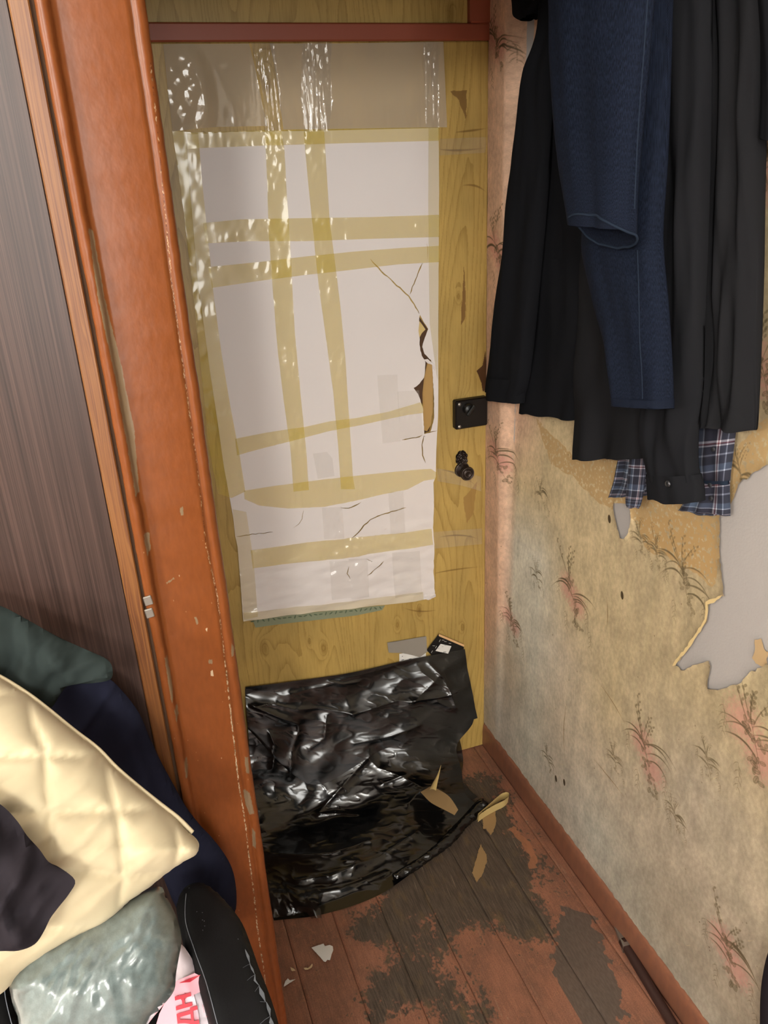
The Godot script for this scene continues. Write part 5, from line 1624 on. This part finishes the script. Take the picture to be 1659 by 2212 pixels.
	part("left_front", hang(P3([0.0019, 2.0775, 0.6344, 0.0012, 2.0483, 0.7676, -0.0056, 1.7761, 0.6728, -0.0057, 1.7714, 0.8209, -0.011, 1.5585, 0.7191, -0.0107, 1.5739, 0.8592, -0.0147, 1.4118, 0.7834, -0.0142, 1.4323, 0.8782, -0.0166, 1.3376, 0.8277, -0.0161, 1.3541, 0.8879, -0.0169, 1.3232, 0.8376, -0.0164, 1.3436, 0.8868]), 0.030, 0.014, 1.5, 0.010, 221), M.black_cloth3, j3)
	part("right_front", hang(P3([0.0013, 2.0527, 0.7477, 0.0007, 2.0292, 0.8549, -0.0057, 1.7717, 0.8109, -0.0058, 1.7691, 0.8934, -0.0107, 1.5728, 0.8491, -0.0105, 1.5817, 0.9295, -0.0142, 1.4305, 0.87, -0.0138, 1.4483, 0.9524, -0.0161, 1.3562, 0.8809, -0.0157, 1.3715, 0.9644, -0.0165, 1.3419, 0.8806, -0.0161, 1.356, 0.9649]), 0.026, 0.014, 1.6, 0.009, 225), M.black_cloth3, j3)
	part("far_sleeve", hang(P3([0.0009, 2.036, 0.8239, 0.0003, 2.014, 0.9246, -0.0028, 1.8872, 0.8672, -0.0031, 1.8766, 0.9573, -0.0058, 1.769, 0.8961, -0.0058, 1.7665, 0.9757]), 0.026, 0.014, 1.2, 0.004, 227, 0.0, 60, 60), M.black_cloth, j3)

	var pl := thing("plaid_shirt", "navy, white and wine-red plaid shirt showing below the black clothes", "shirt", Vector3(0.0, 1.3, 0.75), "")
	part("right_panel", hang(P3([0.0199, 1.3541, 0.7673, 0.0208, 1.3913, 0.8855, 0.0185, 1.3017, 0.7936, 0.0193, 1.3329, 0.8872, 0.0171, 1.2434, 0.8013, 0.018, 1.2809, 0.8895, 0.0161, 1.2031, 0.813, 0.0169, 1.2361, 0.8923, 0.015, 1.1581, 0.7899, 0.0158, 1.1931, 0.9024, 0.0146, 1.143, 0.7822, 0.0156, 1.182, 0.9048]), 0.016, 0.006, 2.3, 0.004, 231, 0.006, 80, 70), M.plaid, pl)
	part("hem_band", hang(P3([0.0125, 1.2217, 0.8131, 0.0131, 1.243, 0.8933, 0.0124, 1.2159, 0.8117, 0.013, 1.2383, 0.8942]), 0.018, 0.004, 2.3, 0.002, 234, 0.0, 60, 8), M.denim_edge, pl)
	part("left_panel", hang(P3([0.0163, 1.2128, 0.5884, 0.0171, 1.2456, 0.6952, 0.0153, 1.1708, 0.5823, 0.0162, 1.2077, 0.6935, 0.0142, 1.1283, 0.5776, 0.0151, 1.1644, 0.6925, 0.0132, 1.0876, 0.5638, 0.0145, 1.1393, 0.6852]), 0.012, 0.005, 2.4, 0.004, 235, 0.0, 70, 50), M.plaid, pl)
	part("cuff_placket", hang(P3([-0.0095, 1.2218, 0.6508, -0.0091, 1.2376, 0.7009, -0.01, 1.1981, 0.6517, -0.0097, 1.2134, 0.7036, -0.0115, 1.1395, 0.6521, -0.0111, 1.1547, 0.7037, -0.0121, 1.1146, 0.6547, -0.0118, 1.1279, 0.6995, -0.0123, 1.1087, 0.6603, -0.012, 1.1193, 0.6951]), 0.006, 0.003, 1.0, 0.001, 237, 0.0, 40, 40), M.plaid, pl)
	for q in P3([-0.0017, 1.2927, 0.8648, -0.0033, 1.2289, 0.8696, -0.0038, 1.2074, 0.8763, -0.0057, 1.1305, 0.6862]):
		part("button", lathe([Vector2(0.0002, 0.002), Vector2(0.003, 0.0025), Vector2(0.0042, 0.001), Vector2(0.0045, 0.0)], 14, Transform3D(Basis(Vector3.BACK, PI / 2), q)), M.print_, pl)

	var je := thing("jeans", "dark blue jeans hung over the black clothes, the front leg turned up short", "jeans", Vector3(-0.12, 2.1, 0.55))
	var back := part("trouser_leg", hang(P3([-0.113, 2.0786, 0.6131, -0.114, 2.0399, 0.79, -0.1205, 1.7812, 0.6418, -0.1206, 1.7753, 0.8258, -0.1237, 1.6516, 0.6383, -0.1235, 1.6617, 0.8347, -0.125, 1.5991, 0.6458, -0.1246, 1.616, 0.8441, -0.1268, 1.5267, 0.6906, -0.1262, 1.5506, 0.866, -0.1284, 1.4626, 0.7309, -0.1277, 1.4906, 0.8837, -0.1299, 1.4048, 0.7591, -0.1291, 1.4364, 0.8982, -0.1306, 1.374, 0.7721, -0.13, 1.3988, 0.9063]), 0.036, 0.016, 1.6, 0.004, 241, 0.004), M.denim, je, "longer leg hanging behind")
	part("hem_band", hang(P3([-0.1324, 1.3837, 0.7708, -0.1318, 1.4082, 0.9072, -0.1326, 1.375, 0.7749, -0.132, 1.4004, 0.9086, -0.1328, 1.3699, 0.777, -0.1321, 1.3941, 0.9098]), 0.038, 0.018, 1.6, 0.003, 241, 0.006, 80, 12), M.denim, back)
	var fr := part("trouser_leg", hang(P3([-0.1759, 2.0846, 0.5769, -0.1773, 2.0264, 0.843, -0.1794, 1.9447, 0.6037, -0.1802, 1.9121, 0.8477, -0.1821, 1.8377, 0.634, -0.1824, 1.8233, 0.8488, -0.1843, 1.7487, 0.6623, -0.1843, 1.747, 0.8492, -0.1855, 1.7004, 0.6841, -0.1855, 1.7011, 0.8515, -0.1864, 1.6659, 0.6999, -0.1863, 1.6668, 0.855, -0.1867, 1.6521, 0.7059, -0.1867, 1.6504, 0.8578]), 0.040, 0.018, 1.4, 0.004, 245, 0.026), M.denim, je, "shorter front leg with its hem curling open")
	part("rolled_hem", tube(rim, func(_u): return 0.0020, 8, 2), M.denim_edge, fr)
	# seams: thin stitched ridges down each leg
	part("seam", tube(P3([-0.2211, 1.9558, 0.8955, -0.2229, 1.8847, 0.8984, -0.2246, 1.8154, 0.9005, -0.226, 1.7597, 0.9039, -0.2273, 1.7078, 0.9085, -0.2278, 1.6891, 0.9107]), func(_u): return 0.0009, 6, 10), M.denim_edge, fr, "stitched side seam")
	part("seam", tube(P3([-0.1624, 1.6247, 0.8337, -0.164, 1.5586, 0.8484, -0.1657, 1.491, 0.8623, -0.1667, 1.4502, 0.874, -0.1678, 1.4072, 0.8837]), func(_u): return 0.0008, 6, 10), M.denim_edge, back, "stitched inner seam")

	var co := thing("dark_sleeve_end", "end of a dark garment poking out at the top above the long black shirt", "garment", Vector3(-0.06, 2.0, 0.22))
	part("sleeve_end", hang(P3([-0.0066, 2.1351, 0.1143, -0.0077, 2.0905, 0.3458, -0.0079, 2.0834, 0.1291, -0.0086, 2.0576, 0.3255, -0.0089, 2.0434, 0.147, -0.0091, 2.0365, 0.2941, -0.0094, 2.0242, 0.1589, -0.0093, 2.0289, 0.2685, -0.0097, 2.0107, 0.1959, -0.0096, 2.0178, 0.248]), 0.025, 0.012, 1.4, 0.004, 251, 0.0, 60, 50), M.black_cloth, co)

# ---------------------------------------------------------------- armchair heaped with bags and clothes, at the left
func build_armchair_pile() -> void:
	var ch := thing("armchair", "black worn leather armchair buried under bags and clothes beside the orange casing", "armchair", Vector3(-1.06, 0.0, 1.2))
	part("seat", cbox(Vector3(-1.225, 0.30, 0.92), Vector3(-0.985, 0.46, 1.40), 0.03), M.leather, ch)
	part("backrest", cbox(Vector3(-1.26, 0.30, 0.878), Vector3(-1.05, 1.12, 0.932), 0.025), M.leather, ch)
	for q in [[-1.25, 0.90], [-0.91, 0.90], [-1.25, 1.36], [-0.91, 1.36]]:
		part("leg", lathe([Vector2(0.012, 0.0), Vector2(0.014, 0.002), Vector2(0.02, 0.2), Vector2(0.024, 0.32)], 14, Transform3D(Basis(), Vector3(q[0], 0.0005, q[1]))), M.wood_leg, ch)
	# padded arms: rounded box section swept from back to front, the top a little crowned
	for side in 2:
		var pts := PackedVector3Array()
		var outline := P2([-0.9829, 0.9874, -0.9714, 0.9682, -0.9517, 0.9625, -0.9317, 0.9768, -0.912, 1.0156, -0.8988, 1.0546, -0.8936, 1.0964, -0.8904, 1.1314, -0.8866, 1.1615, -0.8833, 1.1967, -0.8825, 1.2303, -0.8826, 1.2605, -0.8849, 1.2984, -0.9595, 1.2696, -0.9588, 1.231, -0.9625, 1.1992, -0.9661, 1.1644, -0.9707, 1.1285, -0.9762, 1.0903, -0.9808, 1.0502, -0.9843, 1.0124])
		if side == 1:
			outline = P2([-1.278, 0.9247, -1.2613, 0.9108, -1.235, 0.932, -1.2236, 0.9622, -1.2134, 0.997, -1.2078, 1.0286, -1.2009, 1.0661, -1.191, 1.1028, -1.1806, 1.138, -1.1668, 1.1785, -1.269, 1.1391, -1.275, 1.0702, -1.2827, 0.9846])
		outline = smooth2(outline, 3)
		var crown := func(p: Vector2) -> Vector3:
			var d := minf(1.0, inside_dist(p, outline) / 0.022)
			return Vector3(p.x, 0.782 + 0.018 * sqrt(1.0 - (1.0 - d) * (1.0 - d)), p.y)
		var top := sheet(outline, [], 0.008, crown, Vector3.UP, 6.0)
		var skirt_v := PackedVector3Array()
		var uv := PackedVector2Array()
		var ix := PackedInt32Array()
		for i in outline.size() + 1:
			var p := outline[i % outline.size()]
			for k in 5:
				skirt_v.append(Vector3(p.x, [0.782, 0.778, 0.6, 0.45, 0.30][k], p.y))
				uv.append(Vector2(i * 0.1, k * 0.3))
			if i < outline.size():
				for k in 4:
					var b := i * 5 + k
					ix.append_array([b, b + 5, b + 1, b + 1, b + 5, b + 6])
		var arm := part("armrest", join([top, finish(skirt_v, uv, ix)]), M.leather, ch)
		# stitched seam along the inner edge
		var inset := PackedVector3Array()
		for q in (P2([-0.9672, 0.9893, -0.9737, 1.033, -0.9677, 1.0862, -0.9597, 1.1398, -0.9544, 1.2024]) if side == 0 else P2([-1.2279, 0.9605, -1.2159, 1.0109, -1.2077, 1.0634, -1.1966, 1.1083])):
			inset.append(Vector3(q.x, crown.call(q).y + 0.0004, q.y))
		part("seam", tube(inset, func(_u): return 0.0006, 6, 8), M.lint, arm)
		if side == 0:
			# cracked edge where the pale backing shows
			var frays := []
			var rng := RandomNumberGenerator.new()
			rng.seed = 4
			var edge := P2([-0.8985, 1.1119, -0.8972, 1.1346, -0.8944, 1.1514, -0.892, 1.1697, -0.8888, 1.1945, -0.8872, 1.2146, -0.8847, 1.2294])
			for i in edge.size() - 1:
				var a := edge[i] + Vector2(-0.004, 0)
				var b := edge[i + 1] + Vector2(-0.004, 0)
				frays.append(sheet(line_poly(PackedVector2Array([a, a.lerp(b, 0.5) + Vector2(rng.randf_range(-0.003, 0.001), 0), b]), rng.randf_range(0.002, 0.005), i), [], 0.01, func(p): return crown.call(p) + Vector3(0.0, 0.0012, 0.0), Vector3.UP))
				if i > 0:
					frays.append(sheet(line_poly(PackedVector2Array([a, a + Vector2(-rng.randf_range(0.006, 0.014), rng.randf_range(-0.004, 0.010))]), 0.0016, i + 20), [], 0.01, func(p): return crown.call(p) + Vector3(0, 0.0008, 0), Vector3.UP))
			for q in P2([-0.9502, 1.0317, -0.9574, 1.0272, -0.9497, 1.0466, -0.9519, 1.0441, -0.9502, 1.0552, -0.9536, 1.061, -0.9101, 1.0922, -0.9628, 0.9806]):
				frays.append(sheet(ragged(PackedVector2Array([q, q + Vector2(0.0016, 0), q + Vector2(0.001, 0.0018)]), 0.001, 0.0003, int(absf(q.x) * 1e4)), [], 0.01, func(p): return crown.call(p) + Vector3(0, 0.0008, 0), Vector3.UP))
			tag(part("frayed_edge", join(frays), M.lint, arm, "pale cracked edge"), "", "", "", "stuff")

	var wr := noise(301, 7.0, FastNoiseLite.TYPE_SIMPLEX_SMOOTH, 2)
	var wr2 := noise(302, 20.0, FastNoiseLite.TYPE_SIMPLEX_SMOOTH, 2)

	var furrow := func(p: Vector2, lines: Array, w: float) -> float:
		var best := 1e9
		for l: PackedVector2Array in lines:
			for i in l.size() - 1:
				best = minf(best, Geometry2D.get_closest_point_to_segment(p, l[i], l[i + 1]).distance_squared_to(p))
		return exp(-sqrt(best) / w)
	var gfold := [P2([-0.0073, -0.0558, -0.013, -0.0199, -0.0031, 0.0121, -0.0137, 0.0401]), P2([-0.0272, -0.0796, -0.0043, -0.0392, 0.0281, -0.0209, 0.0485, -0.0122]), P2([0.0576, -0.0529, 0.0254, -0.0359, -0.0016, -0.0387]), P2([-0.0574, -0.0321, -0.0319, -0.0041, -0.0301, 0.0352]), P2([0.0164, -0.0268, 0.036, -0.0372, 0.067, -0.034])]
	var nfold := [P2([-0.0418, 0.1647, -0.0291, 0.0575, -0.0061, -0.0445, 0.0295, -0.161]), P2([-0.0813, 0.2571, -0.0686, 0.1906, -0.0517, 0.1015]), P2([0.0036, -0.0779, 0.0155, -0.1541, 0.0126, -0.2376])]
	var dfold := [P2([-0.0116, 0.0444, 0, 0, -0.0074, -0.0387, -0.0279, -0.0541]), P2([0.0325, -0.036, 0.0098, -0.0324, -0.0077, -0.0399]), P2([-0.0347, -0.0085, -0.0122, -0.0281, 0.0037, -0.0605]), P2([0.0108, 0.0012, 0.0023, -0.0185, -0.0074, -0.0387]), P2([-0.0345, -0.0471, -0.0133, -0.0429, -0.0053, -0.0633])]
	# dark green-grey garment over the chair's back
	var green := smooth2(P2([-0.073, 0.0779, -0.0408, 0.0611, -0.0097, 0.0336, 0.0174, 0.0087, 0.0456, -0.0133, 0.0655, -0.0295, 0.0693, -0.0427, 0.0644, -0.0545, 0.0438, -0.0543, 0.0176, -0.0503, 0.0054, -0.0589, -0.0077, -0.073, -0.0356, -0.0832, -0.0749, -0.0732, -0.1168, -0.0289, -0.1006, 0.0616]), 4)
	var gr := thing("green_garment", "dark grey-green garment thrown over the chair at the top of the heap", "garment", FR_green.origin)
	part("cloth", puff(green, 0.007, FR_green, 0.034, 0.02, 0.12, func(p: Vector2, _d: float) -> float: return 0.026 * pow(1.0 - absf(wr.get_noise_2d(p.x * 1.2 + p.y * 0.8, p.y * 0.6 - p.x * 0.8)), 2.0) - 0.008 - 0.016 * furrow.call(p, gfold, 0.008) + 0.003 * wr2.get_noise_2d(p.x, p.y), 1.0), M.green_cloth, gr)
	# navy garment below it, running down beside the cushion to the chair's arm
	var navy := smooth2(P2([-0.1465, 0.2637, -0.1021, 0.2714, -0.0706, 0.2672, -0.0531, 0.2401, -0.0369, 0.1954, -0.0298, 0.1521, -0.0217, 0.107, -0.0108, 0.059, 0.0012, 0.0087, 0.0163, -0.0353, 0.0328, -0.0736, 0.048, -0.1185, 0.0554, -0.158, 0.0553, -0.2055, 0.0488, -0.2434, 0.0324, -0.2646, -0.0196, -0.2532, -0.0403, -0.1885, -0.0581, -0.0687, -0.0999, 0.0427, -0.1363, 0.1511]), 4)
	var na := thing("navy_garment", "navy blue garment sliding down between the cream cushion and the casing", "garment", FR_navy.origin)
	var seam := P2([-0.0641, 0.253, -0.1198, 0.2072])
	part("cloth", puff(navy, 0.006, FR_navy, 0.026, 0.014, 0.06, func(p: Vector2, _d: float) -> float:
		var e := Geometry2D.get_closest_point_to_segment(p, seam[0], seam[1]).distance_to(p)
		return 0.008 * wr.get_noise_2d(p.x * 0.8, p.y * 0.8) + 0.0012 * wr2.get_noise_2d(p.x, p.y) + 0.005 * exp(-e * e / 0.00003) - 0.008 * furrow.call(p, nfold, 0.012), 1.0), M.navy, na)

	# cream quilted cushion
	var cu := thing("quilted_cushion", "big cream quilted cushion lying slanted on the heap", "cushion", FR_pillow.origin)
	var co := smooth2(P2([-0.1257, 0.2312, -0.0851, 0.1977, -0.0603, 0.1772, -0.0484, 0.1639, -0.0364, 0.1504, -0.0193, 0.126, 0.0016, 0.095, 0.021, 0.068, 0.0352, 0.0405, 0.0524, 0.0141, 0.0698, -0.012, 0.0836, -0.0314, 0.0924, -0.0497, 0.1014, -0.0648, 0.1023, -0.0737, 0.0948, -0.0815, 0.0779, -0.084, 0.058, -0.0894, 0.038, -0.096, 0.0163, -0.1012, 0.002, -0.108, -0.0143, -0.1139, -0.0414, -0.1151, -0.0709, -0.1198, -0.1001, -0.1265, -0.1181, -0.1375, -0.1523, -0.1432, -0.1931, -0.1118, -0.1934, 0.0034, -0.1573, 0.1573]), 4)
	var quilt := [P2([-0.092, 0.1625, -0.0646, 0.156, -0.0414, 0.1503, -0.0371, 0.1425, -0.037, 0.113, -0.0309, 0.0844, -0.035, 0.0542, -0.0387, 0.0218, -0.0447, -0.0118, -0.0493, -0.0478]), P2([-0.1046, 0.0989, -0.0777, 0.0923, -0.0324, 0.0775, 0.0048, 0.0643, 0.0174, 0.0638]), P2([-0.1144, 0.0491, -0.0753, 0.035, -0.0397, 0.0216, 0.0108, 0.0029, 0.0685, -0.0169, 0.0832, -0.0329]), P2([0.0174, 0.0638, 0.0247, 0.0441, 0.022, 0.0157, 0.0232, -0.0137, 0.0191, -0.0434, 0.0153, -0.0677, 0.0026, -0.1058]), P2([-0.1166, -0.008, -0.0497, -0.0346, -0.0208, -0.0467, 0.0144, -0.0673, 0.0375, -0.0773, 0.0693, -0.0865]), P2([0.0685, -0.0169, 0.0798, -0.0397, 0.0765, -0.065, 0.0686, -0.0831, 0.0437, -0.0941]), P2([-0.1354, -0.0575, -0.0941, -0.0766, -0.0645, -0.091, -0.0342, -0.1048, -0.0008, -0.1094])]
	var stitch := func(p: Vector2) -> float:
		var best := 1e9
		for l: PackedVector2Array in quilt:
			for i in l.size() - 1:
				best = minf(best, Geometry2D.get_closest_point_to_segment(p, l[i], l[i + 1]).distance_squared_to(p))
		return sqrt(best)
	var crease := noise(305, 1.0, FastNoiseLite.TYPE_SIMPLEX_SMOOTH, 2)
	var across := (P2([-0.0108, 0.0405])[0] - P2([-0.0636, 0.0231])[0]).normalized()
	part("cover", puff(co, 0.0036, FR_pillow, 0.075, 0.06, 0.10, func(p: Vector2, d: float) -> float:
		var e: float = stitch.call(p)
		var a := p.dot(across)
		var b := p.dot(across.orthogonal())
		var f := 0.0048 * crease.get_noise_2d(a * 8.0, b * 48.0) * (0.4 + absf(crease.get_noise_2d(a * 5.0 + 9.0, b * 5.0)) * 2.2)
		return f * d - 0.008 * exp(-e / 0.0045) + 0.004 * (1.0 - exp(-e / 0.03)) + 0.002 * wr.get_noise_2d(p.x * 0.6, p.y * 0.6), 1.0), M.cream, cu)
	var pip := PackedVector3Array()
	for q in P2([-0.0849, 0.1987, -0.0602, 0.1778, -0.0364, 0.1504, -0.0192, 0.1265, 0.0017, 0.0955, 0.0211, 0.0685, 0.0355, 0.0415, 0.0525, 0.0146, 0.072, -0.0138, 0.0878, -0.0362, 0.0988, -0.0563]):
		pip.append(FR_pillow * Vector3(q.x, q.y, 0.004))
	part("piping", tube(pip, func(_u): return 0.0028, 8, 8), M.cream, cu, "raised seam along the upper edge")

	# dark garment flung over the cushion at the left edge
	var cl := thing("dark_cloth", "crumpled dark cloth lying on top of the cream cushion at the left edge", "cloth", FR_cloth.origin)
	var dk := smooth2(P2([-0.0554, 0.0913, -0.0204, 0.062, -0.0103, 0.0507, -0.002, 0.0342, 0.0032, 0.0188, 0.0111, 0.0025, 0.0165, -0.0116, 0.0252, -0.0207, 0.0354, -0.0367, 0.028, -0.0462, 0.0169, -0.0541, 0.0068, -0.0617, -0.0006, -0.0704, -0.0105, -0.0782, -0.0248, -0.0782, -0.0397, -0.0724, -0.0619, -0.0652, -0.0861, -0.0303, -0.075, 0.0501]), 4)
	part("cloth", puff(dk, 0.006, FR_cloth, 0.020, 0.02, 0.03, func(p: Vector2, d: float) -> float: return 0.034 * d * pow(1.0 - absf(wr.get_noise_2d(p.x * 1.2 - p.y * 0.6, p.y * 1.0 + p.x)), 2.0) - 0.012 - 0.018 * d * furrow.call(p, dfold, 0.009) + 0.002 * wr2.get_noise_2d(p.x, p.y), 1.0), M.brown_black, cl)

	# cloudy plastic bag with grey stuff in it
	var gb := thing("grey_bag", "cloudy grey-green plastic bag stuffed full, squeezed under the cream cushion", "bag", FR_greybag.origin)
	var go := smooth2(P2([-0.1071, 0.0146, -0.0865, 0.0355, -0.057, 0.0452, -0.0176, 0.0501, 0.0131, 0.0556, 0.0343, 0.0617, 0.0577, 0.0624, 0.0625, 0.051, 0.0673, 0.0372, 0.0707, 0.0215, 0.0714, 0.002, 0.0652, -0.0152, 0.0596, -0.0298, 0.055, -0.0445, 0.0402, -0.0557, 0.0237, -0.067, 0.0069, -0.0826, -0.0572, -0.0748, -0.0964, -0.0622, -0.1014, -0.0223]), 4)
	var pin := P2([0.0039, 0.0437])[0]
	part("bag_film", puff(go, 0.005, FR_greybag, 0.075, 0.07, 0.09, func(p: Vector2, d: float) -> float:
		var r := p.distance_to(pin)
		var a := (p - pin).angle()
		var ray_ := 1.0 - absf(wr.get_noise_2d(a * 1.0, r * 0.5))
		var h := 0.010 * pow(ray_, 6.0) * smoothstep(0.005, 0.03, r) * smoothstep(0.13, 0.05, r)
		h += 0.006 * pow(1.0 - absf(wr2.get_noise_2d(p.x * 0.4 + p.y * 0.5, p.y * 0.45 - p.x * 0.4)), 9.0)
		return h * d + 0.0016 * wr2.get_noise_2d(p.x, p.y), 1.0), M.fleece, gb)
	# pink and white printed bag showing between it and the chair's arm
	var pb := thing("printed_bag", "pink and white carrier bag with red letters beside the chair's black arm", "bag", FR_pinkbag.origin)
	var po := smooth2(P2([-0.0196, 0.0709, -0.0056, 0.0716, 0.0051, 0.044, 0.0154, 0.0112, 0.0198, -0.0189, 0.0228, -0.0532, 0, -0.0922, -0.0905, -0.0559, -0.0648, -0.0188, -0.0415, 0.0048, -0.0241, 0.0319]), 4)
	part("bag_film", puff(po, 0.005, FR_pinkbag, 0.02, 0.06, 0.05, func(p: Vector2, d: float) -> float: return d * 0.006 * pow(1.0 - absf(wr.get_noise_2d(p.x * 1.3 + p.y, p.y - p.x)), 4.0), 1.0), M.white_poly, pb)
	var patch := func(px: PackedVector2Array, lift: float) -> ArrayMesh:
		return sheet(px, [], 0.004, func(p): return FR_pinkbag * Vector3(p.x, p.y, 0.0205 + lift + 0.003 * pow(1.0 - absf(wr.get_noise_2d(p.x * 1.3 + p.y, p.y - p.x)), 4.0)), FR_pinkbag.basis.z)
	part("pink_panel", patch.call(P2([-0.0391, 0.015, -0.0218, 0.031, 0.0018, 0.0313, 0.0098, 0.0236, 0.0083, 0.0081, -0.0054, 0.0077, -0.0051, -0.0148, -0.008, -0.0357, -0.0648, -0.0188, -0.0509, 0.003]), 0.002), M.pink, pb)
	# red lettering, turned on its side
	var tm := TextMesh.new()
	var sf := SystemFont.new()
	sf.font_names = PackedStringArray(["Droid Sans"])
	sf.font_weight = 700
	tm.font = sf
	tm.text = "ДН"
	tm.font_size = 24
	tm.depth = 0.05
	tm.pixel_size = 0.0012
	var q := P2([-0.0207, -0.0043])[0]
	part("red_letters", moved(tm, FR_pinkbag * Transform3D(Basis(Vector3.BACK, 1.45).scaled(Vector3(1, 1, 0.03)), Vector3(q.x, q.y, 0.0265))), M.crimson, pb, "red letters printed sideways")
	var strokes := []
	for l in [P2([-0.0192, 0.0266, -0.0057, 0.0261, 0.0081, 0.0266]), P2([-0.0247, 0.014, -0.019, 0.0073, -0.0133, 0.0107, -0.0161, 0.0141]), P2([0.0023, -0.0076, 0.0019, -0.0164]), P2([0.01, -0.014, 0.0148, -0.0192, 0.0064, -0.0226, 0.0126, -0.0272]), P2([0.0031, -0.0213, 0.0085, -0.0289])]:
		strokes.append(patch.call(line_poly(l, 0.0032, 3), 0.0035))
	part("red_print", join(strokes), M.crimson, pb)

# ---------------------------------------------------------------- small things on the floor
func build_litter() -> void:
	var bits := [
		[P2([-0.7181, 0.5142, -0.6878, 0.5152, -0.6867, 0.5238, -0.675, 0.5243, -0.6683, 0.5297, -0.6701, 0.5399, -0.676, 0.5483, -0.6854, 0.5646, -0.6913, 0.5609, -0.6971, 0.5652, -0.7006, 0.5612]), "largest white paper scrap, shield-shaped, on the red floorboards"],
		[P2([-0.7498, 0.5602, -0.7443, 0.561, -0.7407, 0.565, -0.7343, 0.5624, -0.7283, 0.5569, -0.7272, 0.5613, -0.7321, 0.5671, -0.7417, 0.5685, -0.7479, 0.5661]), "thin curved cream scrap just below the largest paper scrap"],
		[P2([-0.7793, 0.546, -0.7747, 0.5504, -0.7721, 0.554, -0.7691, 0.5603, -0.7767, 0.5587, -0.7792, 0.5551]), "tiny pointed cream scrap left of the curved one"],
		[P2([-0.8052, 0.5892, -0.7989, 0.5766, -0.7911, 0.5721, -0.7884, 0.5795, -0.7743, 0.5812, -0.7851, 0.5845, -0.7947, 0.587]), "grey-white torn scrap nearest the casing's foot"]]
	for i in bits.size():
		var poly: PackedVector2Array = bits[i][0]
		var c := poly[0]
		var o := part("paper_scrap", slab(ragged(poly, 0.004, 0.0004, i), [], 0.004, func(p): return Vector3(p.x, 0.0038 + 0.003 * sin((p.x - c.x) * 60.0) * sin((p.y - c.y) * 40.0 + 0.5), p.y), func(p): return Vector3(p.x, 0.0032 + 0.003 * sin((p.x - c.x) * 60.0) * sin((p.y - c.y) * 40.0 + 0.5), p.y), Vector3.UP), M.white if i == 0 or i == 3 else mat(Color(0.80, 0.70, 0.55), 0.7))
		tag(o, bits[i][1], "scrap", "scraps on the floor")
	var rests := [
		[P2([-0.1343, 0.2627, -0.0977, 0.2737, -0.1156, 0.3151, -0.1386, 0.3434, -0.152, 0.3528, -0.1542, 0.3278, -0.1615, 0.3248]), "tan tape remnant on the floor under the yellowed loop"],
		[P2([-0.1925, 0.371, -0.1947, 0.3932, -0.1948, 0.4107, -0.203, 0.4332, -0.235, 0.4705, -0.2585, 0.4854, -0.2569, 0.4535, -0.231, 0.4219]), "tan tape remnant lower down the floor, longest of the two"],
		]
	for i in rests.size():
		tag(part("tape_remnant", slab(ragged(rests[i][0], 0.004, 0.0012, 60 + i), [], 0.006, func(p): return Vector3(p.x, 0.0028, p.y), func(p): return Vector3(p.x, 0.0016, p.y), Vector3.UP), mat(Color(0.58, 0.46, 0.30), 0.75)), rests[i][1], "tape", "tape remnants")
	# flat-tipped iron bar lying along the skirting
	var pb := thing("pry_bar", "long dark iron bar with a flat bright chisel tip lying along the skirting", "bar", Vector3(0.0, 0.0, 0.85))
	var ax := P3([-0.0117, 0.012, 0.7897, -0.0326, 0.012, 1.0106])
	var d := (ax[1] - ax[0]).normalized()
	var tip := P3([0.0093, 0.012, 0.7146])[0]
	var shaft := PackedVector3Array([ax[0] - d * 0.01, ax[0] + d * 0.12, ax[0] + d * 0.5])
	part("shaft", tube(shaft, func(u: float) -> float: return 0.0112 + 0.001 * u, 10, 8), M.bar, pb)
	var side := d.cross(Vector3.UP).normalized()
	var blade := func(s: float, t: float) -> Vector3:
		var c := (ax[0] + d * 0.012).lerp(tip, t)
		var w := lerpf(0.0112, 0.0100, smoothstep(0.2, 1.0, t))
		var h := lerpf(0.0112, 0.0012, smoothstep(0.0, 0.9, t))
		var a := s * TAU
		return c + side * w * clampf(cos(a) * 1.4, -1, 1) + Vector3.UP * (h * clampf(sin(a) * 1.4, -1, 1))
	part("chisel_tip", grid(24, 16, blade, Vector3.ZERO, 1, 1, true), M.steel, pb, "bright ground flat tip")
	# dark cloth hanging into the frame's lower right corner
	var dc := thing("dark_bundle", "dark cloth bundle just entering the lower right corner by the wall", "cloth", Vector3(0.0, 0.0, 1.3))
	part("cloth", hang(P3([-0.0084, 0.4623, 1.1764, -0.0069, 0.5241, 1.2196, -0.0095, 0.4187, 1.1741, -0.007, 0.5209, 1.2401, -0.0112, 0.3534, 1.1798, -0.008, 0.4786, 1.2599, -0.0135, 0.2617, 1.1956, -0.0095, 0.4189, 1.2838, -0.0159, 0.165, 1.2194, -0.0115, 0.3414, 1.312]), 0.03, 0.012, 1.4, 0.004, 261, 0.0, 50, 40), M.brown_black, dc)
